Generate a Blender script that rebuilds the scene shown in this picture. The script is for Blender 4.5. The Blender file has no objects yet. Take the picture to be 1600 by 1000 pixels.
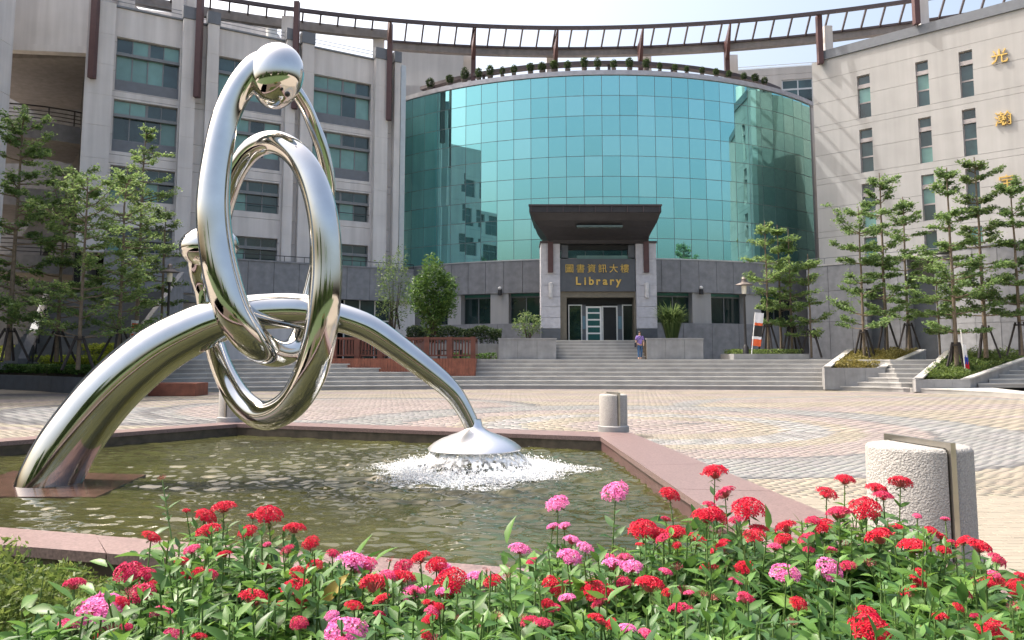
import bpy, math, random
import numpy as np
from mathutils import Vector, Matrix
random.seed(7); RNG = np.random.default_rng(11)
R = math.radians
SC = bpy.context.scene
COL = SC.collection

# ------------------------------------------------------------------ camera, sky, sun, exposure
F = 1200.0; CX = 800.0; CY = 445.0; EYE = 1.6
TH = math.atan(115 / F)
cam = bpy.data.cameras.new('camera'); camo = bpy.data.objects.new('camera', cam); COL.objects.link(camo)
cam.sensor_width = 36; cam.lens = 36 * F / 1600; cam.shift_y = -55 / 1600
cam.clip_start = 0.05; cam.clip_end = 3000
camo.location = (0, 0, EYE); camo.rotation_euler = (math.pi / 2 + TH, 0, 0)
SC.camera = camo

SUN_DIR = Vector((-0.93, 0.37, 0)).normalized()
SUN_EL = R(57)
sun_vec = Vector((SUN_DIR.x * math.cos(SUN_EL), SUN_DIR.y * math.cos(SUN_EL), math.sin(SUN_EL)))
world = bpy.data.worlds.new('World'); SC.world = world; world.use_nodes = True
wn = world.node_tree.nodes; wl = world.node_tree.links
bg = wn['Background']; bg.inputs[1].default_value = 0.15
sky = wn.new('ShaderNodeTexSky'); sky.sky_type = 'NISHITA'; sky.sun_disc = False
sky.sun_elevation = SUN_EL; sky.sun_rotation = math.atan2(SUN_DIR.x, SUN_DIR.y)
sky.air_density = 1.3; sky.dust_density = 10.0; sky.ozone_density = 0.3
wl.new(sky.outputs[0], bg.inputs[0])
sl = bpy.data.lights.new('sun', 'SUN'); sl.energy = 1.95; sl.angle = R(0.6); sl.color = (1.0, 0.965, 0.92)
so = bpy.data.objects.new('sun', sl); COL.objects.link(so); so.location = (-60, 20, 80)
so.rotation_euler = sun_vec.to_track_quat('Z', 'Y').to_euler()
SC.view_settings.view_transform = 'Standard'; SC.view_settings.look = 'None'
SC.view_settings.exposure = 1.28; SC.view_settings.gamma = 1.0; SC.view_settings.use_curve_mapping = False
SC.cycles.max_bounces = 8; SC.cycles.transparent_max_bounces = 12
SC.cycles.use_denoising = True

# ------------------------------------------------------------------ survey helpers (where a thing stands)
def ray(px, py):
    u = (px - CX) / F; v = (CY - py) / F
    return Vector((u, math.cos(TH) - v * math.sin(TH), math.sin(TH) + v * math.cos(TH)))
def at(px, py, Y):
    r = ray(px, py); return Vector((0, 0, EYE)) + r * (Y / r.y)
def gnd(px, py, z=0.0):
    r = ray(px, py); return Vector((0, 0, EYE)) + r * ((z - EYE) / r.z)
def slope(px, py): return (px - CX) / F / (math.cos(TH) - (CY - py) / F * math.sin(TH))   # x per metre of depth
def lin_hit(px, P, T, py=500):
    k = slope(px, py)
    s = (k * P[1] - P[0]) / (T[0] - k * T[1])
    return s
def circ_hit(px, C, r, py=480):
    d = Vector((slope(px, py), 1)).normalized(); c = Vector(C)
    b = d.dot(c); disc = b * b - (c.length_squared - r * r)
    t = b - math.sqrt(max(disc, 0)); return d * t

# ------------------------------------------------------------------ materials
def ramp_noise(nt, base, var, scale, detail=4.0, coord='Object'):
    n = nt.nodes; l = nt.links
    tc = n.new('ShaderNodeTexCoord'); nz = n.new('ShaderNodeTexNoise')
    nz.inputs['Scale'].default_value = scale; nz.inputs['Detail'].default_value = detail
    l.new(tc.outputs[coord], nz.inputs['Vector'])
    cr = n.new('ShaderNodeValToRGB'); e = cr.color_ramp.elements
    e[0].position = 0.3; e[1].position = 0.7
    e[0].color = [max(0, c * (1 - var)) for c in base] + [1]
    e[1].color = [min(1, c * (1 + var)) for c in base] + [1]
    l.new(nz.outputs[0], cr.inputs[0])
    return cr, nz, tc
MATS = {}
def mat(name, col, rough=0.7, metal=0.0, var=0.12, scale=3.0, bump=0.0, bscale=30.0, spec=0.5, rand=0.0, streak=0.0):
    if name in MATS: return MATS[name]
    m = bpy.data.materials.new(name); m.use_nodes = True; nt = m.node_tree
    p = nt.nodes['Principled BSDF']
    p.inputs['Roughness'].default_value = rough; p.inputs['Metallic'].default_value = metal
    p.inputs['Specular IOR Level'].default_value = spec
    cr, nz, tc = ramp_noise(nt, col, var, scale)
    out = cr.outputs[0]
    if streak:   # rain marks: noise stretched down the wall
        mp = nt.nodes.new('ShaderNodeMapping'); mp.inputs['Scale'].default_value = (2.2, 2.2, 0.12)
        nt.links.new(tc.outputs['Object'], mp.inputs['Vector'])
        n2 = nt.nodes.new('ShaderNodeTexNoise'); n2.inputs['Scale'].default_value = 1.0; n2.inputs['Detail'].default_value = 6
        nt.links.new(mp.outputs[0], n2.inputs['Vector'])
        mr = nt.nodes.new('ShaderNodeMapRange'); mr.inputs[1].default_value = 0.35; mr.inputs[2].default_value = 0.7
        mr.inputs[3].default_value = 1 - streak; mr.inputs[4].default_value = 1.0
        nt.links.new(n2.outputs[0], mr.inputs[0])
        mx = nt.nodes.new('ShaderNodeMixRGB'); mx.blend_type = 'MULTIPLY'; mx.inputs[0].default_value = 1
        nt.links.new(out, mx.inputs[1]); nt.links.new(mr.outputs[0], mx.inputs[2]); out = mx.outputs[0]
    if rand:
        oi = nt.nodes.new('ShaderNodeObjectInfo'); hs = nt.nodes.new('ShaderNodeHueSaturation')
        mr = nt.nodes.new('ShaderNodeMapRange'); mr.inputs[3].default_value = 1 - rand; mr.inputs[4].default_value = 1 + rand
        nt.links.new(oi.outputs['Random'], mr.inputs[0]); nt.links.new(mr.outputs[0], hs.inputs['Value'])
        nt.links.new(out, hs.inputs['Color']); out = hs.outputs[0]
    nt.links.new(out, p.inputs['Base Color'])
    if bump:
        n3 = nt.nodes.new('ShaderNodeTexNoise'); n3.inputs['Scale'].default_value = bscale; n3.inputs['Detail'].default_value = 3
        nt.links.new(tc.outputs['Object'], n3.inputs['Vector'])
        b = nt.nodes.new('ShaderNodeBump'); b.inputs['Strength'].default_value = bump; b.inputs['Distance'].default_value = 0.02
        nt.links.new(n3.outputs[0], b.inputs['Height']); nt.links.new(b.outputs[0], p.inputs['Normal'])
    MATS[name] = m; return m
def leaf_mat(name, c1, c2, trans=0.35, rand=0.0, rough=0.5):
    if name in MATS: return MATS[name]
    m = bpy.data.materials.new(name); m.use_nodes = True; nt = m.node_tree; n = nt.nodes; l = nt.links
    p = n['Principled BSDF']; p.inputs['Roughness'].default_value = rough; p.inputs['Specular IOR Level'].default_value = 0.35
    geo = n.new('ShaderNodeNewGeometry'); cr = n.new('ShaderNodeValToRGB')
    cr.color_ramp.elements[0].color = (*c1, 1); cr.color_ramp.elements[1].color = (*c2, 1)
    src = geo.outputs['Random Per Island']
    if rand:
        oi = n.new('ShaderNodeObjectInfo'); src = oi.outputs['Random']
    l.new(src, cr.inputs[0]); l.new(cr.outputs[0], p.inputs['Base Color'])
    t = n.new('ShaderNodeBsdfTranslucent')
    hs = n.new('ShaderNodeHueSaturation'); hs.inputs['Value'].default_value = 1.5; hs.inputs['Hue'].default_value = 0.485
    l.new(cr.outputs[0], hs.inputs['Color']); l.new(hs.outputs[0], t.inputs['Color'])
    mx = n.new('ShaderNodeMixShader'); mx.inputs[0].default_value = trans
    l.new(p.outputs[0], mx.inputs[1]); l.new(t.outputs[0], mx.inputs[2])
    l.new(mx.outputs[0], n['Material Output'].inputs['Surface'])
    MATS[name] = m; return m
def attr_mat(name, rough=0.8, bump=0.12, bscale=60):
    m = bpy.data.materials.new(name); m.use_nodes = True; nt = m.node_tree; n = nt.nodes; l = nt.links
    p = n['Principled BSDF']; p.inputs['Roughness'].default_value = rough; p.inputs['Specular IOR Level'].default_value = 0.3
    a = n.new('ShaderNodeAttribute'); a.attribute_name = 'paver_colour'
    tc = n.new('ShaderNodeTexCoord'); nz = n.new('ShaderNodeTexNoise'); nz.inputs['Scale'].default_value = 0.7; nz.inputs['Detail'].default_value = 8
    l.new(tc.outputs['Object'], nz.inputs['Vector'])
    mr = n.new('ShaderNodeMapRange'); mr.inputs[1].default_value = .3; mr.inputs[2].default_value = .7; mr.inputs[3].default_value = .82; mr.inputs[4].default_value = 1.1
    l.new(nz.outputs[0], mr.inputs[0])
    mx = n.new('ShaderNodeMixRGB'); mx.blend_type = 'MULTIPLY'; mx.inputs[0].default_value = 1
    l.new(a.outputs['Color'], mx.inputs[1]); l.new(mr.outputs[0], mx.inputs[2]); l.new(mx.outputs[0], p.inputs['Base Color'])
    n3 = n.new('ShaderNodeTexNoise'); n3.inputs['Scale'].default_value = bscale
    l.new(tc.outputs['Object'], n3.inputs['Vector'])
    b = n.new('ShaderNodeBump'); b.inputs['Strength'].default_value = bump; b.inputs['Distance'].default_value = .01
    l.new(n3.outputs[0], b.inputs['Height']); l.new(b.outputs[0], p.inputs['Normal'])
    return m

M = dict(
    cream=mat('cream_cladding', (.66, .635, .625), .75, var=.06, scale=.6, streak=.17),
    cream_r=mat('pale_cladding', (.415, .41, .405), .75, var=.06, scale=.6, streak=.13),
    granite=mat('grey_granite', (.245, .25, .265), .7, var=.16, scale=2.5, bump=.15, bscale=20, streak=.12),
    granite_d=mat('dark_granite', (.085, .095, .11), .55, var=.15, scale=2.5),
    granite_l=mat('light_granite', (.52, .52, .56), .65, var=.1, scale=4, bump=.1, streak=.08),
    slate=mat('slate_spandrel', (.15, .165, .19), .6, var=.08),
    brownsteel=mat('brown_steel', (.085, .04, .04), .5, var=.1),
    brownrail=mat('dark_brown_steel', (.06, .045, .05), .5, var=.1),
    greyconc=mat('grey_concrete', (.24, .225, .22), .8, var=.12, streak=.15),
    step=mat('step_granite', (.30, .295, .285), .75, var=.14, scale=1.6, bump=.2, bscale=25),
    stepd=mat('stair_granite', (.16, .165, .17), .75, var=.12, scale=1.6, bump=.2, bscale=25),
    planter=mat('planter_granite', (.30, .30, .30), .75, var=.16, scale=2, bump=.2, bscale=18, streak=.2),
    steel=mat('mirror_steel', (.60, .595, .58), .07, 1.0, var=.08, scale=2.2, bump=.03, bscale=2.2),
    satin=mat('satin_steel', (.72, .72, .73), .33, 1.0, var=.04, scale=3),
    brushed=mat('brushed_steel', (.45, .43, .39), .35, 1.0, var=.1, scale=9),
    alu=mat('aluminium', (.55, .56, .56), .4, .6, var=.05),
    darkalu=mat('grey_frame', (.20, .21, .22), .5, .3, var=.05),
    rim=mat('red_granite', (.19, .132, .127), .36, var=.35, scale=45, bump=.04, bscale=60),
    rimd=mat('red_granite_edge', (.12, .07, .07), .35, var=.2, scale=14),
    algae=mat('wet_wall', (.075, .06, .045), .4, var=.4, scale=6),
    conc=mat('exposed_aggregate', (.34, .33, .315), .85, var=.22, scale=70, bump=1.0, bscale=75),
    conctop=mat('aggregate_top', (.60, .58, .54), .85, var=.15, scale=70, bump=.7, bscale=75),
    wood=mat('red_deck_wood', (.22, .075, .045), .6, var=.25, scale=3, bump=.1),
    woodd=mat('red_rail_wood', (.13, .045, .03), .6, var=.25, scale=3),
    soil=mat('soil', (.06, .045, .03), .95, var=.4, scale=8, bump=.5, bscale=30),
    bark=mat('bark', (.16, .125, .09), .9, var=.25, scale=8, bump=.4, bscale=20),
    barkd=mat('dark_bark', (.07, .055, .045), .9, var=.25, scale=8, bump=.4, bscale=20),
    stake=mat('dark_stake', (.03, .025, .025), .8, var=.3, scale=6),
    black=mat('black_metal', (.02, .02, .022), .45, var=.1),
    white=mat('white_paint', (.72, .72, .70), .6, var=.04),
    gold=mat('gold_letter', (.80, .53, .16), .32, .85, var=.08),
    dark=mat('dark_interior', (.012, .014, .015), .8, var=.2),
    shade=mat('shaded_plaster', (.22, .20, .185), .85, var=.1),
    pane_dark=mat('window_pane', (.022, .05, .055), .06, var=.4, scale=.8, spec=.9, rand=.4),
    pane_curt=mat('curtained_pane', (.13, .27, .25), .12, var=.12, scale=1.4, spec=.9, rand=.25),
    pane_low=mat('ground_pane', (.012, .03, .028), .04, var=.5, scale=.5, spec=.9, rand=.3),
    lampglass=mat('lamp_glass', (.75, .72, .62), .2, var=.05),
    skin=mat('skin', (.45, .27, .19), .6, var=.05), hair=mat('hair', (.012, .01, .01), .5),
    shirt=mat('violet_shirt', (.22, .15, .42), .85, var=.45, scale=28), jeans=mat('blue_denim', (.045, .10, .20), .85, var=.2, scale=12),
    bag=mat('black_bag', (.02, .02, .03), .6), shoe=mat('shoe', (.03, .03, .03), .6),
    orange=mat('orange_cloth', (.75, .13, .04), .8), blue=mat('blue_cloth', (.03, .06, .35), .8), redcloth=mat('red_cloth', (.55, .02, .03), .8),
    whitecloth=mat('white_cloth', (.75, .75, .77), .8, var=.04), stem=mat('green_stem', (.10, .17, .045), .6, var=.2, scale=20),
    mulch=mat('ground_sand', (.30, .26, .21), .95, var=.2, scale=4),
)
LF = dict(
    tree=leaf_mat('tree_leaves', (.065, .13, .04), (.17, .26, .09), .48),
    treel=leaf_mat('pale_tree_leaves', (.085, .155, .05), (.20, .29, .10), .5),
    treed=leaf_mat('dark_tree_leaves', (.05, .10, .034), (.15, .215, .075), .45),
    bush=leaf_mat('bush_leaves', (.035, .085, .02), (.10, .19, .04), .35),
    hedge=leaf_mat('hedge_leaves', (.16, .23, .03), (.34, .40, .05), .4),
    hedged=leaf_mat('dark_hedge_leaves', (.02, .045, .018), (.06, .10, .03), .3),
    dry=leaf_mat('dry_grass', (.12, .11, .025), (.24, .21, .06), .35),
    mix=leaf_mat('ground_leaves', (.05, .10, .02), (.16, .22, .06), .4),
)

# ------------------------------------------------------------------ mesh builder
def wloc(o):
    v = Vector((0, 0, 0))
    while o is not None: v = v + o.location; o = o.parent
    return v
def link(name, me, parent=None, mats=()):
    o = bpy.data.objects.new(name, me); COL.objects.link(o)
    if parent is not None: o.parent = parent
    return o
class MB:
    def __init__(s, xf=None): s.v = []; s.f = []; s.m = []; s.xf = xf
    def add(s, vs, fs, mi=0):
        b = len(s.v)
        s.v += [s.xf(*p) if s.xf else Vector(p) for p in vs]
        s.f += [tuple(b + i for i in f) for f in fs]; s.m += [mi] * len(fs)
    def box(s, x0, x1, y0, y1, z0, z1, mi=0):
        s.add([(x0, y0, z0), (x1, y0, z0), (x1, y1, z0), (x0, y1, z0), (x0, y0, z1), (x1, y0, z1), (x1, y1, z1), (x0, y1, z1)],
              [(0, 3, 2, 1), (4, 5, 6, 7), (0, 1, 5, 4), (1, 2, 6, 5), (2, 3, 7, 6), (3, 0, 4, 7)], mi)
    def hexa(s, bot, top, mi=0):
        s.add(list(bot) + list(top), [(0, 3, 2, 1), (4, 5, 6, 7), (0, 1, 5, 4), (1, 2, 6, 5), (2, 3, 7, 6), (3, 0, 4, 7)], mi)
    def prism(s, poly, z0, z1, mi=0):
        n = len(poly)
        s.add([(p[0], p[1], z0) for p in poly] + [(p[0], p[1], z1) for p in poly],
              [tuple(range(n))[::-1], tuple(range(n, 2 * n))] + [(i, (i + 1) % n, n + (i + 1) % n, n + i) for i in range(n)], mi)
    def bar(s, a, b, w, h=None, mi=0):
        a = Vector(a); b = Vector(b); h = h or w; d = (b - a).normalized()
        x = d.cross(Vector((0, 0, 1)));
        if x.length < 1e-4: x = Vector((1, 0, 0))
        x.normalize(); y = x.cross(d).normalized(); x = x * w / 2; y = y * h / 2
        s.hexa([a - x - y, a + x - y, a + x + y, a - x + y], [b - x - y, b + x - y, b + x + y, b - x + y], mi)
    def tube(s, pts, rad, n=8, closed=False, cap=True, mi=0, squash=None):
        pts = [Vector(p) for p in pts]; N = len(pts)
        if not hasattr(rad, '__len__'): rad = [rad] * N
        T = []
        for i in range(N):
            a = pts[(i - 1) % N] if closed or i > 0 else pts[i]; b = pts[(i + 1) % N] if closed or i < N - 1 else pts[i]
            T.append((b - a).normalized())
        u = T[0].cross(Vector((0, 0, 1)));
        if u.length < .05: u = T[0].cross(Vector((0, 1, 0)))
        u.normalize(); us = [u]
        for i in range(1, N):
            u = us[-1] - T[i] * us[-1].dot(T[i]); u.normalize(); us.append(u)
        tw = 0
        if closed:
            u = us[-1] - T[0] * us[-1].dot(T[0]); u.normalize()
            tw = math.atan2(u.cross(us[0]).dot(T[0]), u.dot(us[0]))
        vs = []
        for i in range(N):
            w = T[i].cross(us[i]); 
            for k in range(n):
                an = 2 * math.pi * k / n + (tw * i / N if closed else 0)
                vs.append(tuple(pts[i] + (us[i] * math.cos(an) + w * math.sin(an)) * rad[i]))
        fs = []
        for i in range(N if closed else N - 1):
            j = (i + 1) % N
            for k in range(n): fs.append((i * n + k, i * n + (k + 1) % n, j * n + (k + 1) % n, j * n + k))
        if cap and not closed: fs += [tuple(range(n))[::-1], tuple((N - 1) * n + k for k in range(n))]
        s.add(vs, fs, mi)
    def lathe(s, prof, c=(0, 0, 0), n=24, mi=0, a0=0, a1=2 * math.pi):
        full = abs(a1 - a0 - 2 * math.pi) < 1e-6; k = n if full else n + 1
        vs = []; fs = []
        for r, z in prof:
            for i in range(k):
                a = a0 + (a1 - a0) * i / n
                vs.append((c[0] + r * math.cos(a), c[1] + r * math.sin(a), c[2] + z))
        for j in range(len(prof) - 1):
            for i in range(n):
                i2 = (i + 1) % k
                fs.append((j * k + i, j * k + i2, (j + 1) * k + i2, (j + 1) * k + i))
        s.add(vs, fs, mi)
    def ball(s, c, r, n=10, mi=0, sc=(1, 1, 1)):
        m = n // 2 + 1
        vs = []; fs = []
        for j in range(m + 1):
            th = math.pi * j / m
            for i in range(n):
                a = 2 * math.pi * i / n
                vs.append((c[0] + r * sc[0] * math.sin(th) * math.cos(a), c[1] + r * sc[1] * math.sin(th) * math.sin(a), c[2] + r * sc[2] * math.cos(th)))
        for j in range(m):
            for i in range(n): fs.append((j * n + i, (j + 1) * n + i, (j + 1) * n + (i + 1) % n, j * n + (i + 1) % n))
        s.add(vs, fs, mi)
    def mesh(s, name, mats, off=Vector((0, 0, 0)), smooth=False):
        me = bpy.data.meshes.new(name)
        me.from_pydata([tuple(v - off) for v in s.v], [], s.f)
        if not isinstance(mats, (list, tuple)): mats = [mats]
        for m in mats: me.materials.append(m)
        if len(mats) > 1: me.polygons.foreach_set('material_index', s.m)
        if smooth:
            me.polygons.foreach_set('use_smooth', [True] * len(s.f))
            if smooth != 'all':
                me.set_sharp_from_angle(angle=R(smooth if smooth is not True else 40))
        me.update(); return me
    def build(s, name, mats, parent=None, smooth=False):
        return link(name, s.mesh(name, mats, wloc(parent), smooth), parent)
def np_mesh(name, V, Fc, material, off=(0, 0, 0), smooth=False):
    """quads or triangles from arrays"""
    V = np.asarray(V, dtype=np.float32) - np.asarray(off, dtype=np.float32); Fc = np.asarray(Fc, dtype=np.int32)
    me = bpy.data.meshes.new(name); k = Fc.shape[1]
    me.vertices.add(len(V)); me.vertices.foreach_set('co', V.ravel())
    me.loops.add(Fc.size); me.loops.foreach_set('vertex_index', Fc.ravel())
    me.polygons.add(len(Fc)); me.polygons.foreach_set('loop_start', np.arange(len(Fc), dtype=np.int32) * k)
    me.polygons.foreach_set('loop_total', np.full(len(Fc), k, dtype=np.int32))
    if smooth: me.polygons.foreach_set('use_smooth', np.ones(len(Fc), dtype=bool))
    me.materials.append(material); me.update(calc_edges=True); me.validate(); return me
def tag(o, label=None, cat=None, group=None, kind=None):
    if label: o['label'] = label
    if cat: o['category'] = cat
    if group: o['group'] = group
    if kind: o['kind'] = kind
    return o
def thing(name, label, cat, loc=(0, 0, 0), group=None, rz=0):
    o = bpy.data.objects.new(name, None); COL.objects.link(o); o.location = loc; o.rotation_euler = (0, 0, rz)
    o.empty_display_size = .2
    return tag(o, label, cat, group)
def copy_tree(o, parent=None):
    c = o.copy(); COL.objects.link(c)
    if parent is not None: c.parent = parent
    for ch in list(o.children): copy_tree(ch, c)
    return c
def spline(ctrl, n, closed=False):
    P = np.array(ctrl, dtype=float); N = len(P); out = []
    segs = N if closed else N - 1
    for i in range(segs):
        if closed: p0, p1, p2, p3 = P[(i - 1) % N], P[i], P[(i + 1) % N], P[(i + 2) % N]
        else: p0, p1, p2, p3 = P[max(i - 1, 0)], P[i], P[i + 1], P[min(i + 2, N - 1)]
        for k in range(n):
            t = k / n
            out.append(.5 * ((2 * p1) + (-p0 + p2) * t + (2 * p0 - 5 * p1 + 4 * p2 - p3) * t * t + (-p0 + 3 * p1 - 3 * p2 + p3) * t ** 3))
    if not closed: out.append(P[-1])
    return np.array(out)
def leaf_quads(P, size, up=0.6, aspect=.45, rng=RNG, spread=None):
    """diamond leaves at points P; up: how much they face the sky"""
    n = len(P); P = np.asarray(P)
    nr = rng.normal(size=(n, 3)); nr[:, 2] = np.abs(nr[:, 2]) + up * 2; nr /= np.linalg.norm(nr, axis=1)[:, None]
    d = rng.normal(size=(n, 3)); d -= nr * (d * nr).sum(1)[:, None]; d /= np.linalg.norm(d, axis=1)[:, None]
    b = np.cross(nr, d); L = (size * rng.uniform(.7, 1.3, n))[:, None]
    V = np.stack([P - d * L * .5, P + b * L * aspect * .5 - nr * L * .08, P + d * L * .5 - nr * L * .06, P - b * L * aspect * .5 - nr * L * .08], 1).reshape(-1, 3)
    Fc = np.arange(4 * n).reshape(n, 4); return V, Fc

# ------------------------------------------------------------------ pool geometry in plan
IN = [Vector(p) for p in ((-6.35, 17.95), (1.72, 15.0), (2.08, 5.09), (-12.9, 9.42))]     # far left, far right, near right, near left
OUT = [Vector(p) for p in ((-6.5, 18.75), (2.42, 15.75), (3.32, 4.35), (-13.9, 9.05))]
WATER = -0.16
def inside(poly, x, y):
    c = True
    for i in range(len(poly)):
        a = poly[i]; b = poly[(i + 1) % len(poly)]
        if (b.x - a.x) * (y - a.y) - (b.y - a.y) * (x - a.x) > 0: c = False
    return c
# foot of the steps, in plan
FOOT = [gnd(*p).to_2d() for p in ((230, 616), (330, 612.5), (540, 609.5), (750, 608), (1000, 608.5), (1280, 610), (1380, 612), (1424, 613.5), (1508, 617), (1600, 623), (1720, 636))]
FOOT = [Vector((p[0], p[1])) for p in spline([tuple(p) for p in FOOT], 4)]
def offset(path, d):
    out = []
    for i, p in enumerate(path):
        a = path[max(i - 1, 0)]; b = path[min(i + 1, len(path) - 1)]; t = (b - a).normalized()
        out.append(p + Vector((-t.y, t.x)) * d)
    return out
RISE = .22; TREAD = .42; NST = 7; TERR = RISE * NST

# ------------------------------------------------------------------ the setting
mb = MB()
big = [Vector(p) for p in ((-600, 700), (600, 700), (600, -500), (-600, -500), (-600, 9))]
o4 = [OUT[0], OUT[1], Vector((3.62, .4)), Vector((-14.5, .4)), OUT[3]]
vs = [(p.x, p.y, -.007) for p in big] + [(p.x, p.y, -.007) for p in o4]
mb.add(vs, [(i, 5 + i, 5 + (i + 1) % 5, (i + 1) % 5)[::-1] for i in range(5)])
plaza = tag(mb.build('plaza', M['mulch']), kind='structure')
plaza['label'] = 'round plaza paved with yellow, pink and grey blocks'

def paver_colour(x, y):
    """laying pattern: 0 yellow 1 pink 2 grey 3 dark 4 pale"""
    r1 = math.hypot(x - 3.3, y - 18.5); r2 = math.hypot(x + 9.5, y - 25); r3 = math.hypot(x + 5.2, y - 25.4)
    if r1 < 8.05:
        if r1 > 7.9 or abs(r1 - 6.0) < .07: return 3
        if r1 > 6.07: return 2
        if r1 > 4.7: return 1
        a = math.atan2(y - 18.5, x - 3.3)
        if 3.0 < r1 < 4.0: return 4 if math.sin(a * 26 + r1 * 5) > 0 else 2
        return 0 if r1 > 2 else 1
    if r3 < 6.3 and x > -12:
        if r3 > 5.9: return 3
        if r3 > 5.3: return 2
        return 1
    if r2 < 6.5:
        if r2 > 5.7: return 3
        if y > 25.5: return 0 if int(r2 / .5) % 3 else 1
        return 2
    if r2 < 9: return 0 if int(r2 / .45) % 4 else 1
    if 8.05 < math.hypot(x - 14, y - 24) < 9: return 2
    if y > 21:
        return 1 if math.sin(y * 1.3 + math.sin(x * .23) * 1.4) > 0.1 else 0
    return 0
PCOL = np.array([(.246, .222, .180), (.240, .208, .197), (.205, .206, .203), (.12, .12, .123), (.275, .272, .266)])
slots = []
LW, LH = .21, .105
yy = 4.6; row = 0
foot_np = np.array([(p.x, p.y) for p in FOOT])
while yy < 42.5:
    sc = 1.0 if yy < 17 else 1.9
    w, h = LW * sc, LH * sc
    half = .70 * yy + 1.5
    x = (math.floor(-half / w) + (.5 if row % 2 else 0) + .13 * math.sin(row * 7.3)) * w
    while x < half:
        ok = not inside(OUT, x, yy)
        if ok and yy > 24:
            ylim = np.interp(x, foot_np[:31, 0], foot_np[:31, 1]) if x < 20.2 else 30
            ok = yy < ylim + .2
        if ok and yy < 4.55 + max(0, 3.45 - x) * .273: ok = False
        if ok: slots.append((x, yy, w, h))
        x += w
    yy += h; row += 1
slots = np.array(slots)
cidx = np.array([paver_colour(a, b) for a, b in slots[:, :2]])
cols = PCOL[cidx] * RNG.uniform(.955, 1.04, (len(slots), 1)) * RNG.uniform(.97, 1.03, (len(slots), 3))
# the blocks that show largest: nearest ones in view
pxx = CX + slots[:, 0] / slots[:, 1] * F; pyy = 560 + EYE / slots[:, 1] * F
vis = (pxx > 1130) & (pxx < 1605) & (pyy < 905)
near_ids = np.where(vis)[0]; near_ids = near_ids[np.argsort(slots[near_ids, 1])][:300]
mask = np.ones(len(slots), bool); mask[near_ids] = False
S = slots[mask]; Cc = cols[mask]; n = len(S); g = .0015
zt = RNG.uniform(-.001, .001, n)
x0 = S[:, 0] - S[:, 2] / 2 + g; x1 = S[:, 0] + S[:, 2] / 2 - g; y0 = S[:, 1] - S[:, 3] / 2 + g; y1 = S[:, 1] + S[:, 3] / 2 - g
lo = np.full(n, -.035)
V = np.stack([np.stack(c, 1) for c in ((x0, y0, lo), (x1, y0, lo), (x1, y1, lo), (x0, y1, lo), (x0, y0, zt), (x1, y0, zt), (x1, y1, zt), (x0, y1, zt))], 1).reshape(-1, 3)
fq = np.array([(4, 5, 6, 7), (0, 1, 5, 4), (1, 2, 6, 5), (2, 3, 7, 6), (3, 0, 4, 7)])
Fc = (np.arange(n)[:, None, None] * 8 + fq[None]).reshape(-1, 4)
pm = attr_mat('paving_block')
me = np_mesh('paver_field', V, Fc, pm)
ca = me.color_attributes.new('paver_colour', 'FLOAT_COLOR', 'POINT')
c4 = np.concatenate([np.repeat(Cc, 8, 0), np.ones((n * 8, 1))], 1).astype(np.float32); ca.data.foreach_set('color', c4.ravel())
tag(link('paver_field', me, plaza), kind='stuff')
pv = []
for k in range(6):   # shared block meshes: yellow and grey, a few tones each
    b = MB(); w, h, c = LW / 2 - .0025, LH / 2 - .0025, .004
    b.add([(-w, -h, -.035), (w, -h, -.035), (w, h, -.035), (-w, h, -.035), (-w, -h, -c), (w, -h, -c), (w, h, -c), (-w, h, -c), (-w + c, -h + c, 0), (w - c, -h + c, 0), (w - c, h - c, 0), (-w + c, h - c, 0)],
          [(8, 9, 10, 11), (0, 1, 5, 4), (1, 2, 6, 5), (2, 3, 7, 6), (3, 0, 4, 7), (4, 5, 9, 8), (5, 6, 10, 9), (6, 7, 11, 10), (7, 4, 8, 11)])
    me = b.mesh('paver', pm); ca = me.color_attributes.new('paver_colour', 'FLOAT_COLOR', 'POINT')
    base = PCOL[0 if k < 4 else 2] * (.95, .985, 1.015, 1.04, .97, 1.02)[k]
    ca.data.foreach_set('color', np.tile(np.array([*base, 1], np.float32), len(me.vertices))); pv.append(me)
for i in near_ids:
    o = link('paver', pv[random.randrange(4) if cidx[i] != 2 else 4 + random.randrange(2)], plaza)
    o.location = (slots[i, 0], slots[i, 1], random.uniform(-.002, .002))

# steps: each tread a part, laid in a long curve
FT1 = FOOT[:29]                      # main flight ends at the far right planter
P2A, P2B, P2C, P2E = Vector((slope(1426, 600) * 36.0, 36.0)), Vector((slope(1511, 600) * 36.0, 36.0)), Vector((slope(1478, 560) * 41.2, 41.2)), Vector((slope(1640, 560) * 41.2, 41.2))
def on_wall(p, q, y): return p.x + (q.x - p.x) * (y - p.y) / (q.y - p.y)
def up(path, d):
    o = offset(path, d); N_ = Vector((.25, .97))
    for i, p in enumerate(path):
        if p.x > 14: o[i] = o[i].lerp(p + N_ * d, min(1, (p.x - 14) / 2))
    e = o[-1]; o[-1] = Vector((on_wall(P2A, P2C, e.y) + .15, e.y)) if e.y > P2A.y else e
    return o
terr_edge = up(FT1, TREAD * NST)
poly = [(p.x, p.y) for p in terr_edge] + [(P2C.x + .1, 41.1), (45, 40.6)]
tv = [(x, y, TERR - .004) for x, y in poly] + [(x * 3.2, 140, TERR - .004) for x, y in poly]
n = len(poly)
tm = MB(); tm.add(tv, [(i, i + 1, n + i + 1, n + i) for i in range(n - 1)])
terrace = tag(tm.build('terrace', M['step']), kind='structure')
steps = bpy.data.objects.new('steps', None); COL.objects.link(steps); tag(steps, 'long curved flight of pale grey steps up from the plaza', kind='structure')
M['nosing'] = mat('sunlit_nosing', (.42, .415, .40), .75, var=.12, scale=1.6, bump=.15, bscale=25)  # sunlit tread tops painted in as a paler colour on the step edge
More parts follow.
